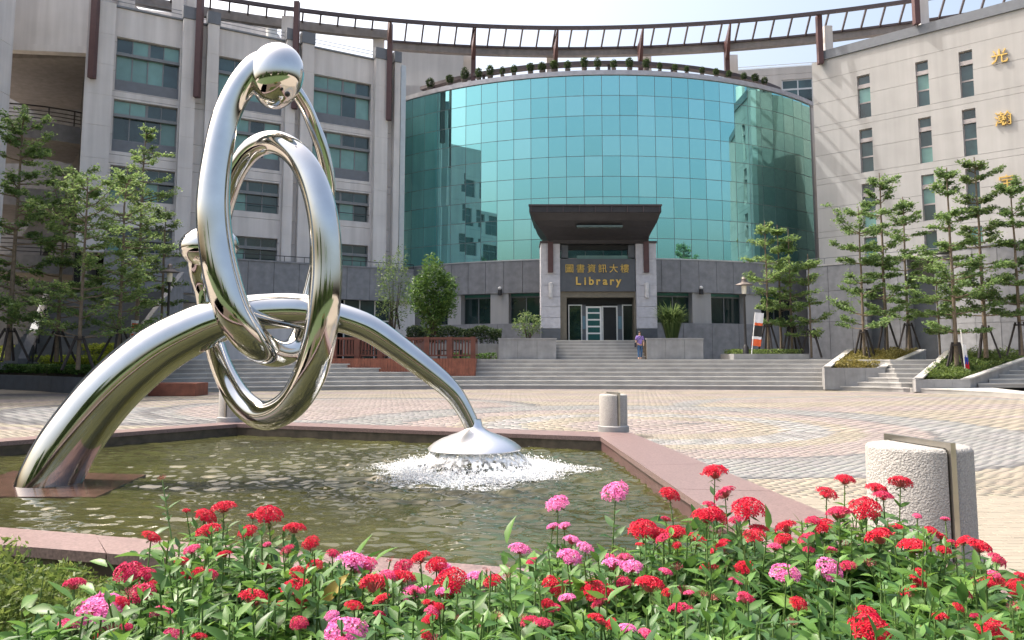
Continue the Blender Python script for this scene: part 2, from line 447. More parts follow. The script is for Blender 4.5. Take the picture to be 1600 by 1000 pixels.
def step_run(b2, a, b, z0, z1):
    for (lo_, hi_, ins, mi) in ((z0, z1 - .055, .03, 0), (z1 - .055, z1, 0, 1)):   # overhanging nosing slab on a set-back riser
        for i in range(len(a) - 1):
            pa = a[i] + (b[i] - a[i]).normalized() * ins; pb = a[i + 1] + (b[i + 1] - a[i + 1]).normalized() * ins
            b2.hexa([(pa.x, pa.y, lo_), (pb.x, pb.y, lo_), (b[i + 1].x, b[i + 1].y, lo_), (b[i].x, b[i].y, lo_)],
                    [(pa.x, pa.y, hi_), (pb.x, pb.y, hi_), (b[i + 1].x, b[i + 1].y, hi_), (b[i].x, b[i].y, hi_)], mi)
for k in range(NST):
    b2 = MB()
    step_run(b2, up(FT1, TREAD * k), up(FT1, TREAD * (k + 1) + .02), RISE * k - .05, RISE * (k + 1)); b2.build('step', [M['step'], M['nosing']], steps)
# first step runs on past the planter, with a second flight behind it
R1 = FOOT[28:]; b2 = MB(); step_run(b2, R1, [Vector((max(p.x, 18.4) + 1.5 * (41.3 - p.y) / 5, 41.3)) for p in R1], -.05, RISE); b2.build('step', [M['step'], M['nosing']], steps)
for k in range(1, 8):
    y = 36.1 + .62 * k; xw = on_wall(P2B, P2E, y) - .1; b2 = MB()
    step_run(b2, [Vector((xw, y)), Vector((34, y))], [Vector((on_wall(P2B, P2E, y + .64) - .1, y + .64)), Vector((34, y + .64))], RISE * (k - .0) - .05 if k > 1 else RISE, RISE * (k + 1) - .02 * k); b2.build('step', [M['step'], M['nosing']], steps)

# ------------------------------------------------------------------ pool rim, water
rim = thing('pool_rim', 'low reddish polished granite rim around the fountain pool', 'pool rim', (0, 0, 0))
def lerp2(a, b, t): return a + (b - a) * t
for e in range(4):
    i0, i1, j0, j1 = IN[e], IN[(e + 1) % 4], OUT[e], OUT[(e + 1) % 4]
    L = (i1 - i0).length; ns = max(2, round(L / 1.9))
    for k in range(ns):
        t0 = k / ns; t1 = (k + 1) / ns; gp = .004 / L * 1.5
        a0 = lerp2(i0, i1, t0 + gp); a1 = lerp2(i0, i1, t1 - gp); c0 = lerp2(j0, j1, t0 + gp); c1 = lerp2(j0, j1, t1 - gp)
        s = MB(); dz = random.uniform(-.002, .002)
        ins0 = (a0 - c0).normalized() * .03
        s.hexa([(c0.x, c0.y, .02), (c1.x, c1.y, .02), (a1.x + ins0.x, a1.y + ins0.y, .02), (a0.x + ins0.x, a0.y + ins0.y, .02)],
               [(c0.x, c0.y, .1 + dz), (c1.x, c1.y, .1 + dz), (a1.x + ins0.x, a1.y + ins0.y, .1 + dz), (a0.x + ins0.x, a0.y + ins0.y, .1 + dz)])
        s.build('slab', M['rim'], rim)
    w = MB(); cc0 = lerp2(i0, j0, .9); cc1 = lerp2(i1, j1, .9)
    w.hexa([(cc0.x, cc0.y, -.8), (cc1.x, cc1.y, -.8), (i1.x, i1.y, -.8), (i0.x, i0.y, -.8)],
           [(cc0.x, cc0.y, .019), (cc1.x, cc1.y, .019), (i1.x, i1.y, .019), (i0.x, i0.y, .019)])
    w.build('basin_wall', M['algae'] if e != 1 else M['rimd'], rim)
floor = MB(); floor.add([(p.x, p.y, -.7) for p in IN], [(3, 2, 1, 0)]); floor.build('basin_floor', M['algae'], rim)

DC = gnd(745, 728, WATER); DC = Vector((DC.x, 12.1, WATER))      # dome of the fountain
nu, nv = 460, 460
u = np.linspace(0, 1, nu); v = np.linspace(0, 1, nv); U, Vv = np.meshgrid(u, v)
A = [np.array(tuple(p)) for p in IN]
XY = ((1 - U)[..., None] * (1 - Vv)[..., None] * A[3] + U[..., None] * (1 - Vv)[..., None] * A[2] + U[..., None] * Vv[..., None] * A[1] + (1 - U)[..., None] * Vv[..., None] * A[0])
X, Y = XY[..., 0], XY[..., 1]
rd = np.hypot(X - DC.x, Y - DC.y)
Z = np.zeros_like(X)
for k in range(60):
    an = RNG.normal(math.pi / 2, .55); wl_ = .11 * (5.0 ** RNG.uniform(0, 1)); ph = RNG.uniform(0, 6.28)
    Z += .00115 * (wl_ / .2) * np.sin((X * math.cos(an) + Y * math.sin(an)) * 2 * math.pi / wl_ + ph + .6 * np.sin(X * .9 + k) + .5 * np.sin(Y * 1.1 + 2 * k))
Z *= (.50 + 1.25 * np.exp(-(rd / 4.2) ** 2))
Z += .008 * np.sin(rd * 2 * math.pi / .34) * np.exp(-rd / 1.9)
Vw = np.stack([X, Y, Z + WATER], -1).reshape(-1, 3)
ii = np.arange(nu * nv).reshape(nv, nu)
Fw = np.stack([ii[:-1, :-1], ii[:-1, 1:], ii[1:, 1:], ii[1:, :-1]], -1).reshape(-1, 4)
wm = bpy.data.materials.new('pool_water'); wm.use_nodes = True; nt = wm.node_tree; p = nt.nodes['Principled BSDF']
cr, nz, tc = ramp_noise(nt, (.043, .044, .016), .35, .5); nt.links.new(cr.outputs[0], p.inputs['Base Color'])
p.inputs['Roughness'].default_value = .04; p.inputs['IOR'].default_value = 1.33; p.inputs['Specular IOR Level'].default_value = .5
n3 = nt.nodes.new('ShaderNodeTexNoise'); n3.inputs['Scale'].default_value = 9; n3.inputs['Detail'].default_value = 3; nt.links.new(tc.outputs['Object'], n3.inputs['Vector'])
bp = nt.nodes.new('ShaderNodeBump'); bp.inputs['Strength'].default_value = .12; bp.inputs['Distance'].default_value = .03
nt.links.new(n3.outputs[0], bp.inputs['Height']); nt.links.new(bp.outputs[0], p.inputs['Normal'])
water = tag(link('pool_water', np_mesh('pool_water', Vw, Fw, wm, smooth=True)), kind='structure'); water['label'] = 'murky olive rippled pool water'

# ------------------------------------------------------------------ steel sculpture
base = gnd(75, 752, WATER)
sculp = thing('steel_sculpture', 'polished steel sculpture of two interlinked loops hung on a tapering arch', 'sculpture', (base.x, base.y, WATER))
def steel_tube(name, ctrl, n, seg, closed, mat_=M['steel']):
    pts = []
    for px, py, D, hw in ctrl:
        q = at(px, py, D); pts.append((q.x, q.y, q.z, hw / F * D))
    sp = spline(pts, n, closed)
    for _ in range(3):   # fair the radius and path a little
        if closed: sp = (np.roll(sp, 1, 0) + 2 * sp + np.roll(sp, -1, 0)) / 4
        else: sp[1:-1] = (sp[:-2] + 2 * sp[1:-1] + sp[2:]) / 4
    t = MB(); t.tube([Vector(r[:3]) for r in sp], [r[3] for r in sp], seg, closed)
    return t.build(name, mat_, sculp, smooth=60)
arch = [(72, 768, 45), (84, 738, 44.5), (112, 688, 44), (172, 612, 43), (240, 552, 41), (300, 518, 37), (345, 500, 33), (400, 488, 28.5), (470, 486, 27.5), (532, 497, 22.5), (580, 515, 21), (632, 551, 19), (680, 588, 17), (707, 613, 15), (724, 638, 13), (736, 662, 12), (744, 684, 12)]
steel_tube('arch', [(x, y, 11.0 + (x - 75) / 665 * 1.1, h) for x, y, h in arch], 10, 40, False)
L1 = [(442, 122, 11.15, 24), (428, 106, 11.12, 26), (405, 107, 11.06, 25.5), (375, 138, 10.96, 22), (352, 186, 10.88, 21.5), (339, 250, 10.8, 23), (333, 318, 10.75, 25.5), (337, 376, 10.75, 26.5), (347, 432, 10.75, 27.5), (364, 488, 10.8, 28), (386, 522, 10.95, 27), (411, 545, 11.2, 24), (436, 553, 11.5, 20.5), (457, 546, 11.8, 17.5), (470, 522, 12.0, 14), (481, 470, 12.15, 11), (496, 405, 12.15, 10), (510, 340, 12.1, 10), (513, 285, 12.0, 11), (504, 235, 11.85, 11), (490, 196, 11.7, 10.5), (474, 160, 11.5, 10.5), (452, 128, 11.3, 10.5)]
L2 = [(340, 376, 11.85, 24), (322, 388, 11.9, 27), (314, 420, 11.95, 20), (317, 452, 12.0, 13.5), (324, 492, 12.02, 13.5), (334, 535, 12.0, 15), (350, 582, 11.9, 16.5), (376, 626, 11.75, 19.5), (412, 650, 11.55, 22), (452, 634, 11.35, 24), (482, 590, 11.15, 25.5), (498, 535, 11.05, 26), (507, 470, 11.0, 25.5), (510, 410, 11.0, 24.5), (505, 340, 11.0, 24), (488, 280, 11.08, 22.5), (462, 240, 11.2, 20.5), (428, 222, 11.35, 19), (394, 233, 11.5, 17.5), (368, 268, 11.65, 16.5), (352, 315, 11.8, 15.5), (344, 350, 11.86, 15), (338, 380, 11.9, 15)]
def steel_loop(ctrl, head):
    pts = []
    for px, py, D, hw in ctrl:
        q = at(px, py, D); pts.append((q.x, q.y, q.z, hw / F * D))
    sp = spline(pts, 10)
    for _ in range(6): sp[1:-1] = (sp[:-2] + 2 * sp[1:-1] + sp[2:]) / 4
    t = MB(); t.tube([Vector(r[:3]) for r in sp], [r[3] for r in sp], 40)
    px, py, D, a_, b_, c_, tilt = head; q = at(px, py, D); k = D / F
    n0 = len(t.v); t.ball((0, 0, 0), 1, 40, sc=(a_ * k, c_ * k, b_ * k)); ct, st = math.cos(tilt), math.sin(tilt)
    for i in range(n0, len(t.v)): v = t.v[i]; f = 1 + .10 * v.z / (b_ * k); x = v.x * f; t.v[i] = Vector((x * ct + v.z * st, v.y, -x * st + v.z * ct)) + q
    return t.build('loop', M['steel'], sculp, smooth=60)
ring1 = steel_loop(L1, (432, 119, 11.10, 42, 54, 42, R(8)))
ring2 = steel_loop(L2, (327, 387, 11.9, 45, 34, 40, R(-6)))
for lp, spots in ((ring1, ((449, 84, 10.93), (449, 147, 10.80))), (ring2, ((288, 382, 11.70),))):
    for px, py, D in spots:
        q = at(px, py, D); e = MB(); e.ball(tuple(q), .042, 10); e.build('eye', M['black'], lp, smooth='all')
pd = MB(); pc = (base.x, base.y)
pl = [gnd(-90, 775, WATER + .02), gnd(150, 776, WATER + .02), gnd(228, 741, WATER + .02), gnd(20, 735, WATER + .02)]
pd.prism([(p.x, p.y) for p in pl], -.7, WATER + .016); pd.build('foot_slab', mat('wet_slab', (.085, .05, .04), .12, var=.3, scale=5), sculp)
dm = MB(); dc = (DC.x, DC.y, 0)
prof = [(.10, .66), (.125, .55), (.17, .50), (.26, .455), (.38, .415), (.52, .36), (.63, .30), (.70, .245), (.728, .215), (.72, .20), (.60, .21), (.2, .22)]
dm.lathe(prof, dc, 56); dm.build('dome', M['satin'], sculp, smooth=60)

# fountain: falling sheet, foam, drops
fm = bpy.data.materials.new('white_water'); fm.use_nodes = True; nt = fm.node_tree; p = nt.nodes['Principled BSDF']
p.inputs['Base Color'].default_value = (.82, .85, .87, 1); p.inputs['Roughness'].default_value = .25
tr = nt.nodes.new('ShaderNodeBsdfTransparent'); mx = nt.nodes.new('ShaderNodeMixShader')
tc = nt.nodes.new('ShaderNodeTexCoord'); mp = nt.nodes.new('ShaderNodeMapping'); mp.inputs['Scale'].default_value = (9, 9, 2.6)
nz = nt.nodes.new('ShaderNodeTexNoise'); nz.inputs['Scale'].default_value = 1.6; nz.inputs['Detail'].default_value = 6
nt.links.new(tc.outputs['Object'], mp.inputs[0]); nt.links.new(mp.outputs[0], nz.inputs['Vector'])
mr = nt.nodes.new('ShaderNodeMapRange'); mr.inputs[1].default_value = .38; mr.inputs[2].default_value = .62; nt.links.new(nz.outputs[0], mr.inputs[0])
nt.links.new(mr.outputs[0], mx.inputs[0]); nt.links.new(tr.outputs[0], mx.inputs[1]); nt.links.new(p.outputs[0], mx.inputs[2])
nt.links.new(mx.outputs[0], nt.nodes['Material Output'].inputs['Surface'])
fd = mat('foam_drop', (.84, .86, .88), .3, var=.04)
foun = thing('fountain', 'white water pouring from under the steel dome and foaming into the pool', 'fountain', (DC.x, DC.y, WATER))
na, nr_ = 160, 14; vs = []
for j in range(nr_):
    t = j / (nr_ - 1)
    for i in range(na):
        a = 2 * math.pi * i / na
        lob = 1 + .10 * math.sin(a * 5 + 1) * t + .05 * math.sin(a * 17 + 3 * t) * t
        r = (.60 + .12 * math.sqrt(t) + .36 * t * t * lob) + random.gauss(0, .012) * (t + .2)
        vs.append((DC.x + r * math.cos(a), DC.y + r * math.sin(a), .205 - (.205 - WATER - .0) * t ** 1.5 + random.gauss(0, .008) * t))
fs = [(j * na + i, j * na + (i + 1) % na, (j + 1) * na + (i + 1) % na, (j + 1) * na + i) for j in range(nr_ - 1) for i in range(na)]
cu = MB(); cu.add(vs, fs); cu.build('water_curtain', fm, foun, smooth='all')
# foam: a broken white sheet riding on the water, and fine drops
na, nr_ = 200, 26; vs = []
for j in range(nr_):
    t = j / (nr_ - 1)
    for i in range(na):
        a = 2 * math.pi * i / na; r = .86 + t * (.60 + .25 * math.sin(a * 3 + .5) + .15 * math.sin(a * 8))
        vs.append((DC.x + r * math.cos(a) * 1.12, DC.y + r * math.sin(a), WATER + .012 + abs(random.gauss(0, .030)) * (1 - t) ** 1.5 + .05 * (1 - t) ** 3))
fs = [(j * na + i, j * na + (i + 1) % na, (j + 1) * na + (i + 1) % na, (j + 1) * na + i) for j in range(nr_ - 1) for i in range(na)]
fo = fm.copy(); fo.name = 'foam_sheet'; nt = fo.node_tree
for nd_ in nt.nodes:
    if nd_.type == 'MAPPING': nd_.inputs['Scale'].default_value = (9, 14, 9)
    if nd_.type == 'MAP_RANGE': nd_.inputs[1].default_value = .46; nd_.inputs[2].default_value = .70
b = MB(); b.add(vs, fs); b.build('foam_sheet', fo, foun, smooth='all')
nd = 22000
a = RNG.uniform(0, 2 * math.pi, nd); rr = .86 + np.abs(RNG.normal(0, .22, nd)) * (1 + .35 * np.sin(a * 3 + .4) + .25 * np.sin(a * 7))
zz = WATER + np.abs(RNG.normal(0, .06, nd)) * np.clip(1.5 - 1.6 * (rr - .88), .08, 1.4); sz = RNG.uniform(.002, .0095, nd) * np.clip(1.5 - .55 * (rr - .9), .35, 1.3)
C0 = np.stack([DC.x + rr * np.cos(a) * 1.12, DC.y + rr * np.sin(a), zz], 1)
oc = np.array([(1, 0, 0), (-1, 0, 0), (0, 1, 0), (0, -1, 0), (0, 0, .8), (0, 0, -.8)])
of = np.array([(0, 2, 4), (2, 1, 4), (1, 3, 4), (3, 0, 4), (2, 0, 5), (1, 2, 5), (3, 1, 5), (0, 3, 5)])
V = (C0[:, None] + oc[None] * sz[:, None, None] * RNG.uniform(.6, 1.6, (nd, 6, 1))).reshape(-1, 3)
Fc = (np.arange(nd)[:, None, None] * 6 + of[None]).reshape(-1, 3)
tag(link('foam', np_mesh('foam', V, Fc, fd, tuple(wloc(foun))), foun), kind='stuff')

# ------------------------------------------------------------------ library drum (glass building)
DCEN = Vector((7.4, 80.1)); DR = 25.1
def ang(px, r=DR, py=480):
    h = circ_hit(px, DCEN, r, py) - DCEN; return math.atan2(h.y, h.x)
def dpt(a, r, z): return (DCEN.x + r * math.cos(a), DCEN.y + r * math.sin(a), z)
def arc_wall(mb_, a0, a1, r0, r1, z0, z1, n=40, mi=0):
    """curved slab from angle a0 to a1 between radii r0 < r1"""
    n = max(1, int(n))
    for i in range(n):
        t0 = a0 + (a1 - a0) * i / n; t1 = a0 + (a1 - a0) * (i + 1) / n
        mb_.hexa([dpt(t0, r1, z0), dpt(t1, r1, z0), dpt(t1, r0, z0), dpt(t0, r0, z0)], [dpt(t0, r1, z1), dpt(t1, r1, z1), dpt(t1, r0, z1), dpt(t0, r0, z1)], mi)
aL = ang(628, DR, 165); aR = ang(1264, DR, 155)
ZG0, ZG1 = 8.75, 22.4
drum = thing('library_building', 'round library building faced in turquoise mirror glass above grey granite', 'building', (DCEN.x, DCEN.y, 0))
gm = bpy.data.materials.new('turquoise_glass'); gm.use_nodes = True; nt = gm.node_tree; p = nt.nodes['Principled BSDF']
p.inputs['Metallic'].default_value = .92; p.inputs['Roughness'].default_value = .02
oi = nt.nodes.new('ShaderNodeObjectInfo'); cr = nt.nodes.new('ShaderNodeValToRGB')
cr.color_ramp.elements[0].color = (.25, .59, .585, 1); cr.color_ramp.elements[1].color = (.34, .69, .68, 1)
nt.links.new(oi.outputs['Random'], cr.inputs[0]); nt.links.new(cr.outputs[0], p.inputs['Base Color'])
ncol, nrow = 28, 9
da = (aR - aL) / ncol; chord = 2 * DR * math.sin(abs(da) / 2); rh = (ZG1 - ZG0) / nrow
b = MB(); b.box(-chord / 2 + .018, chord / 2 - .018, -.03, 0, -rh / 2 + .02, rh / 2 - .02); pane_me = b.mesh('glass_pane', gm)
for i in range(ncol):
    am = aL + da * (i + .5); rc = DR * math.cos(da / 2)
    for j in range(nrow):
        o = link('glass_pane', pane_me, drum)
        o.location = (rc * math.cos(am), rc * math.sin(am), ZG0 + rh * (j + .5))
        o.rotation_euler = (random.gauss(0, .0034), 0, am + math.pi / 2 + random.gauss(0, .0034))
b = MB(); arc_wall(b, aL - .02, aR + .02, DR - .35, DR - .06, ZG0, ZG1, 60)
for i in range(ncol + 1):
    arc_wall(b, aL + da * i - .0009, aL + da * i + .0009, DR - .06, DR + .012, ZG0, ZG1, 1)
for j in range(nrow + 1):
    z = ZG0 + rh * j; arc_wall(b, aL, aR, DR - .06, DR + .02, z - .028, z + .028, 60, 1)
b.build('mullions', [M['darkalu'], mat('transom', (.17, .20, .20), .5, .4)], drum)
b = MB(); arc_wall(b, aL - .02, aR + .02, DR - .4, DR + .14, ZG1 + .03, ZG1 + .38, 60); b.build('parapet', mat('parapet_metal', (.42, .42, .45), .5, .5), drum)
b = MB(); n = 60
b.add([dpt(aL + (aR - aL) * i / n, DR - .4, ZG1 + .2) for i in range(n + 1)] + [(DCEN.x, 96, ZG1 + .2)], [(i, i + 1, n + 1) for i in range(n)]); b.build('roof', M['greyconc'], drum)
# granite band in panels
a0, a1 = ang(600, DR + .3), ang(1335, DR + .3)
nb = 34
for i in range(nb):
    t0 = a0 + (a1 - a0) * i / nb + .0006; t1 = a0 + (a1 - a0) * (i + 1) / nb - .0006
    b = MB(); arc_wall(b, t0, t1, DR - .5, DR + .32, 6.35, ZG0 - .06, 2); b.build('granite_panel', M['granite'], drum)
b = MB(); arc_wall(b, a0, a1, DR - .6, DR + .36, ZG0 - .055, ZG0 + .03, 40); b.build('ledge', M['alu'], drum)
nb = 22
for i in range(nb):
    t0 = a0 + (a1 - a0) * i / nb + .0006; t1 = a0 + (a1 - a0) * (i + 1) / nb - .0006
    b = MB(); arc_wall(b, t0, t1, DR - .4, DR + .62, TERR - .1, 4.1, 2); b.build('base_panel', M['granite'], drum)
b = MB(); arc_wall(b, a0, a1, DR - 1.2, DR - .9, TERR, 6.6, 40); b.build('inner_wall', M['dark'], drum)
for x0, x1 in ((702, 722), (768, 796), (1080, 1109), (1161, 1186), (1241, 1264), (1303, 1322), (640, 668)):
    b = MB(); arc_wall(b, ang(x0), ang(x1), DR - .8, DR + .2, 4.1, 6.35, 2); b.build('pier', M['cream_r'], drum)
for x0, x1 in ((668, 702), (722, 768), (796, 846), (1027, 1080), (1109, 1161), (1186, 1241), (1264, 1303)):
    fr = MB(); q0, q1 = ang(x0), ang(x1)
    arc_wall(fr, q0, q1, DR - .5, DR - .38, 4.1, 4.18, 4); arc_wall(fr, q0, q1, DR - .5, DR - .38, 6.05, 6.13, 4)
    for t in (0, .5, 1):
        qa = q0 + (q1 - q0) * t; arc_wall(fr, qa - .0012, qa + .0012, DR - .5, DR - .378, 4.18, 6.05, 1)
    w = fr.build('window', M['darkalu'], drum)
    for t0, t1 in ((0, .5), (.5, 1)):
        pn = MB(); arc_wall(pn, q0 + (q1 - q0) * t0 + .0012, q0 + (q1 - q0) * t1 - .0012, DR - .46, DR - .44, 4.19, 6.04, 2); pn.build('pane', M['pane_low'], w)
    pn = MB(); arc_wall(pn, q0, q1, DR - .46, DR - .40, 6.14, 6.34, 4); pn.build('blind_box', mat('teal_trim', (.05, .20, .16), .4), w)

# potted shrubs round the roof edge, one proto copied
def shrub_cloud(n, sx, sz, rng):
    u = rng.normal(size=(n, 3)); u /= np.linalg.norm(u, axis=1)[:, None]; r = rng.uniform(.55, 1.0, n)[:, None]
    return u * r * np.array([sx, sx, sz])
sp0 = None
ORD = 'first second third fourth fifth sixth seventh eighth ninth tenth eleventh twelfth thirteenth fourteenth fifteenth sixteenth seventeenth eighteenth nineteenth twentieth twenty-first twenty-second twenty-third twenty-fourth twenty-fifth'.split()
SHR = [672, 703, 726, 748, 766, 785, 803, 829, 847, 866, 887, 913, 934, 959, 984, 1010, 1031, 1055, 1073, 1097, 1119, 1139, 1162, 1180, 1194]
for i, px in enumerate(SHR):
    if sp0 is None:
        sp0 = thing('potted_shrub', 'small round dark potted shrub standing on the rim of the glass drum roof', 'potted shrub', (0, 0, 0), 'potted shrubs along the drum roof')
        b = MB(); b.lathe([(.22, 0), (.3, .32), (.27, .32), (.24, .28), (0, .28)], (0, 0, 0), 12); b.build('pot', mat('dark_pot', (.10, .085, .075), .8), sp0)
        P = shrub_cloud(420, .42, .55, RNG) + np.array([0, 0, .85]); V, Fc = leaf_quads(P, .2)
        link('foliage', np_mesh('foliage', V, Fc, LF['hedged']), sp0)
        o = sp0
    else: o = copy_tree(sp0)
    h = circ_hit(px, DCEN, DR - .12, 115); o.location = (h.x, h.y, ZG1 + .38); o['label'] = 'small round dark potted shrub on the drum roof rim, ' + ORD[i] + ' from the left'
    s = random.uniform(.5, .85); o.scale = (s, s, s * random.uniform(.85, 1.2)); o.rotation_euler = (0, 0, random.uniform(0, 6))
tre = thing('roof_trellis', 'thin dark curved trellis beam on short posts over the drum roof', 'trellis', (DCEN.x, DCEN.y, ZG1))
b = MB(); t0, t1 = ang(662, 22.5, 130), ang(1212, 22.5, 112)
arc_wall(b, t0, t1, 22.3, 22.9, 24.15, 24.42, 40); b.build('beam', M['brownrail'], tre)
for k in range(7):
    a = t0 + (t1 - t0) * (.04 + .92 * k / 6); q = dpt(a, 22.6, 0)
    b = MB(); b.bar((q[0], q[1], ZG1 + .2), (q[0], q[1], 24.15), .22); b.build('post', M['brownrail'], tre)

# ------------------------------------------------------------------ wings
class Frame:
    def __init__(s, P0, P1, py=200):
        s.py = py
        s.P = Vector(P0); s.T = (Vector(P1) - s.P).normalized(); s.N = Vector((s.T.y, -s.T.x)); s.L = (Vector(P1) - s.P).length
    def xf(s, a, d, z): q = s.P + s.T * a - s.N * d; return Vector((q.x, q.y, z))    # d grows into the building
    def s_at(s, px, py=None): return lin_hit(px, s.P, s.T, s.py if py is None else py)
    def z_at(s, px, py, d=0.0):
        q = s.P + s.T * s.s_at(px) - s.N * d; return at(px, py, q.y).z
LWF = Frame((-26.4, 47.3), (-8.69, 57.75))
RWF = Frame((23.0, 55.66), (32.56, 46.86), 170)
def wall_courses(fr, parent, name, m_, s0, s1, joints, holes, d0, d1, gap=.012):
    """cladding laid in courses between the joints, leaving the openings free; each course one part"""
    for z0, z1 in zip(joints[:-1], joints[1:]):
        zs = sorted({z0, z1, *[z for h in holes for z in h[2:] if z0 < z < z1]}); P_ = {}
        for za, zb in zip(zs[:-1], zs[1:]):
            lo_ = za + (gap if za == z0 else 0); hi_ = zb - (gap if zb == z1 else 0)
            if hi_ - lo_ < .01: continue
            cuts = sorted([(h[0], h[1]) for h in holes if h[2] <= za + 1e-6 and h[3] >= zb - 1e-6]); x = s0
            for c0, c1 in cuts + [(s1, s1)]:
                if c0 > x: P_.setdefault((round(x, 3), round(c0, 3)), []).append((x, c0, lo_, hi_))
                x = max(x, c1)
        groups_ = []                       # boxes that touch across a height join into one panel
        for bx_ in [q for v_ in P_.values() for q in v_]:
            hit = [g_ for g_ in groups_ if any(q[0] < bx_[1] - .01 and q[1] > bx_[0] + .01 and (abs(q[3] - bx_[2]) < .002 or abs(q[2] - bx_[3]) < .002) for q in g_)]
            ng = [bx_] + [q for g_ in hit for q in g_]; groups_ = [g_ for g_ in groups_ if g_ not in hit] + [ng]
        for g_ in groups_:
            b = MB(fr.xf)
            for q in g_: b.box(q[0], q[1], d0, d1, q[2], q[3])
            b.build(name, m_, parent)

# --- left wing: four bays of wide windows
lw = thing('left_wing_building', 'cream panelled five storey wing with wide recessed teal windows and pilasters', 'building', (LWF.P.x, LWF.P.y, 0))
BAYS = [(176, 277), (339, 440), (490, 580)]
rows_px = [(122, 180, 195), (207, 262, 278), (297, 343, 343), (380, 421, 421)]
zrow = [(LWF.z_at(535, a), LWF.z_at(535, b_), LWF.z_at(535, c)) for a, b_, c in rows_px]
ZTOP = LWF.z_at(535, 83); ZCAP = LWF.z_at(535, 66); ZB = LWF.z_at(535, 417)
holes = []
for x0, x1 in BAYS:
    s0, s1 = LWF.s_at(x0), LWF.s_at(x1)
    for zt_, zb_, zs_ in zrow: holes.append((s0, s1, zs_, zt_))
jn = [ZB - .05, 9.63, 11.28, 14.03, 14.58, 15.9, 18.38, 18.76, 20.08, 22.0, ZTOP]
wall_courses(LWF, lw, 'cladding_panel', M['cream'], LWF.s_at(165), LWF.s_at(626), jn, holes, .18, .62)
pil = [(128, 172), (279, 302), (318, 336), (443, 458), (467, 486), (583, 603), (613, 622)]
for k, (x0, x1) in enumerate(pil):
    zz_ = [ZB - .05, 10.2, 12.2, 14.1, 16.2, 18.2, 20.2, 22.2, ZTOP]
    s0, s1 = LWF.s_at(x0), LWF.s_at(x1)
    b = MB(LWF.xf)
    for z0, z1 in zip(zz_[:-1], zz_[1:]): b.box(s0, s1, -.38, .178, z0 + .012, z1 - .012)
    b.box(s0 + .02, s1 - .02, -.36, .16, ZB - .05, ZTOP)
    b.build('pilaster', M['cream'], lw)
    if k: 
        b = MB(LWF.xf); b.box(s0 - .05, s1 + .05, -.44, .25, ZTOP + .003, ZCAP); b.build('pilaster_cap', M['slate'], lw)
b = MB(LWF.xf); b.box(LWF.s_at(165), LWF.s_at(622), .08, .7, ZTOP + .002, ZTOP + .12); b.build('coping', M['darkalu'], lw)
b = MB(LWF.xf)
for za in (.35, .6): b.box(LWF.s_at(165), LWF.s_at(622), .3, .34, ZTOP + .12 + za, ZTOP + .15 + za)
b.build('roof_rail', M['darkalu'], lw)
b = MB(LWF.xf); b.box(LWF.s_at(128), LWF.s_at(626), 1.2, 12, TERR, ZTOP - .3); b.build('inner_block', M['dark'], lw)
b = MB(LWF.xf); sE = LWF.s_at(626); b.box(sE - .3, sE + .25, .15, 14, TERR, ZTOP - .02); b.build('end_wall', M['cream'], lw)
b = MB(LWF.xf); b.box(sE - .05, sE + .35, -.1, .14, 6, ZTOP - .02); b.build('corner_strip', M['alu'], lw)
for x0, x1 in BAYS:
    s0, s1 = LWF.s_at(x0), LWF.s_at(x1); W = s1 - s0
    for ri, (zt_, zb_, zs_) in enumerate(zrow):
        d0 = .44
        fr = MB(LWF.xf); zm = zb_ + (zt_ - zb_) * .60
        fr.box(s0, s1, d0 - .22, d0 + .06, zm - .07, zm + .13)      # sun shade between the rows
        for z in (zb_, zt_ - .07): fr.box(s0, s1, d0, d0 + .06, z, z + .07)
        nlow, nup = 4, 4
        for k in range(nlow + 1): x = s0 + (W - .07) * k / nlow; fr.box(x, x + .07, d0 + .001, d0 + .061, zb_ + .07, zm - .07)
        for k in range(nup + 1): x = s0 + (W - .05) * k / nup; fr.box(x, x + (.05 if k != 2 else .16), d0 + .001, d0 + .061, zm + .13, zt_ - .07)
        w = fr.build('window', [M['darkalu']], lw)
        op = random.randrange(nlow)
        for k in range(nlow):
            x0_ = s0 + (W - .07) * k / nlow + .07; x1_ = s0 + (W - .07) * (k + 1) / nlow
            pn = MB(LWF.xf); dd = d0 + .035 + (.03 if k % 2 else 0)
            pn.box(x0_, x1_, dd, dd + .012, zb_ + .071, zm - .071)
            pn.build('pane', M['pane_curt'] if (random.random() < (.55 if ri < 2 else .3)) else M['pane_dark'], w)
        for k in range(nup):
            x0_ = s0 + (W - .05) * k / nup + (.05 if k != 2 else .16); x1_ = s0 + (W - .05) * (k + 1) / nup
            pn = MB(LWF.xf); pn.box(x0_, x1_, d0 + .03, d0 + .042, zm + .131, zt_ - .071); pn.build('pane', M['pane_curt'] if ri < 2 and random.random() < .5 else M['pane_dark'], w)
        if zs_ < zb_ - .05:
            b = MB(LWF.xf); b.box(s0, s1, .30, .60, zs_ + .002, zb_ - .002); b.build('spandrel', M['slate'], w)
        elif ri == 2:
            b = MB(LWF.xf)
            b.bar((s0, .12, zb_ + .55), (s1, .12, zb_ + .55), .05); b.build('guard_rail', M['black'], w)
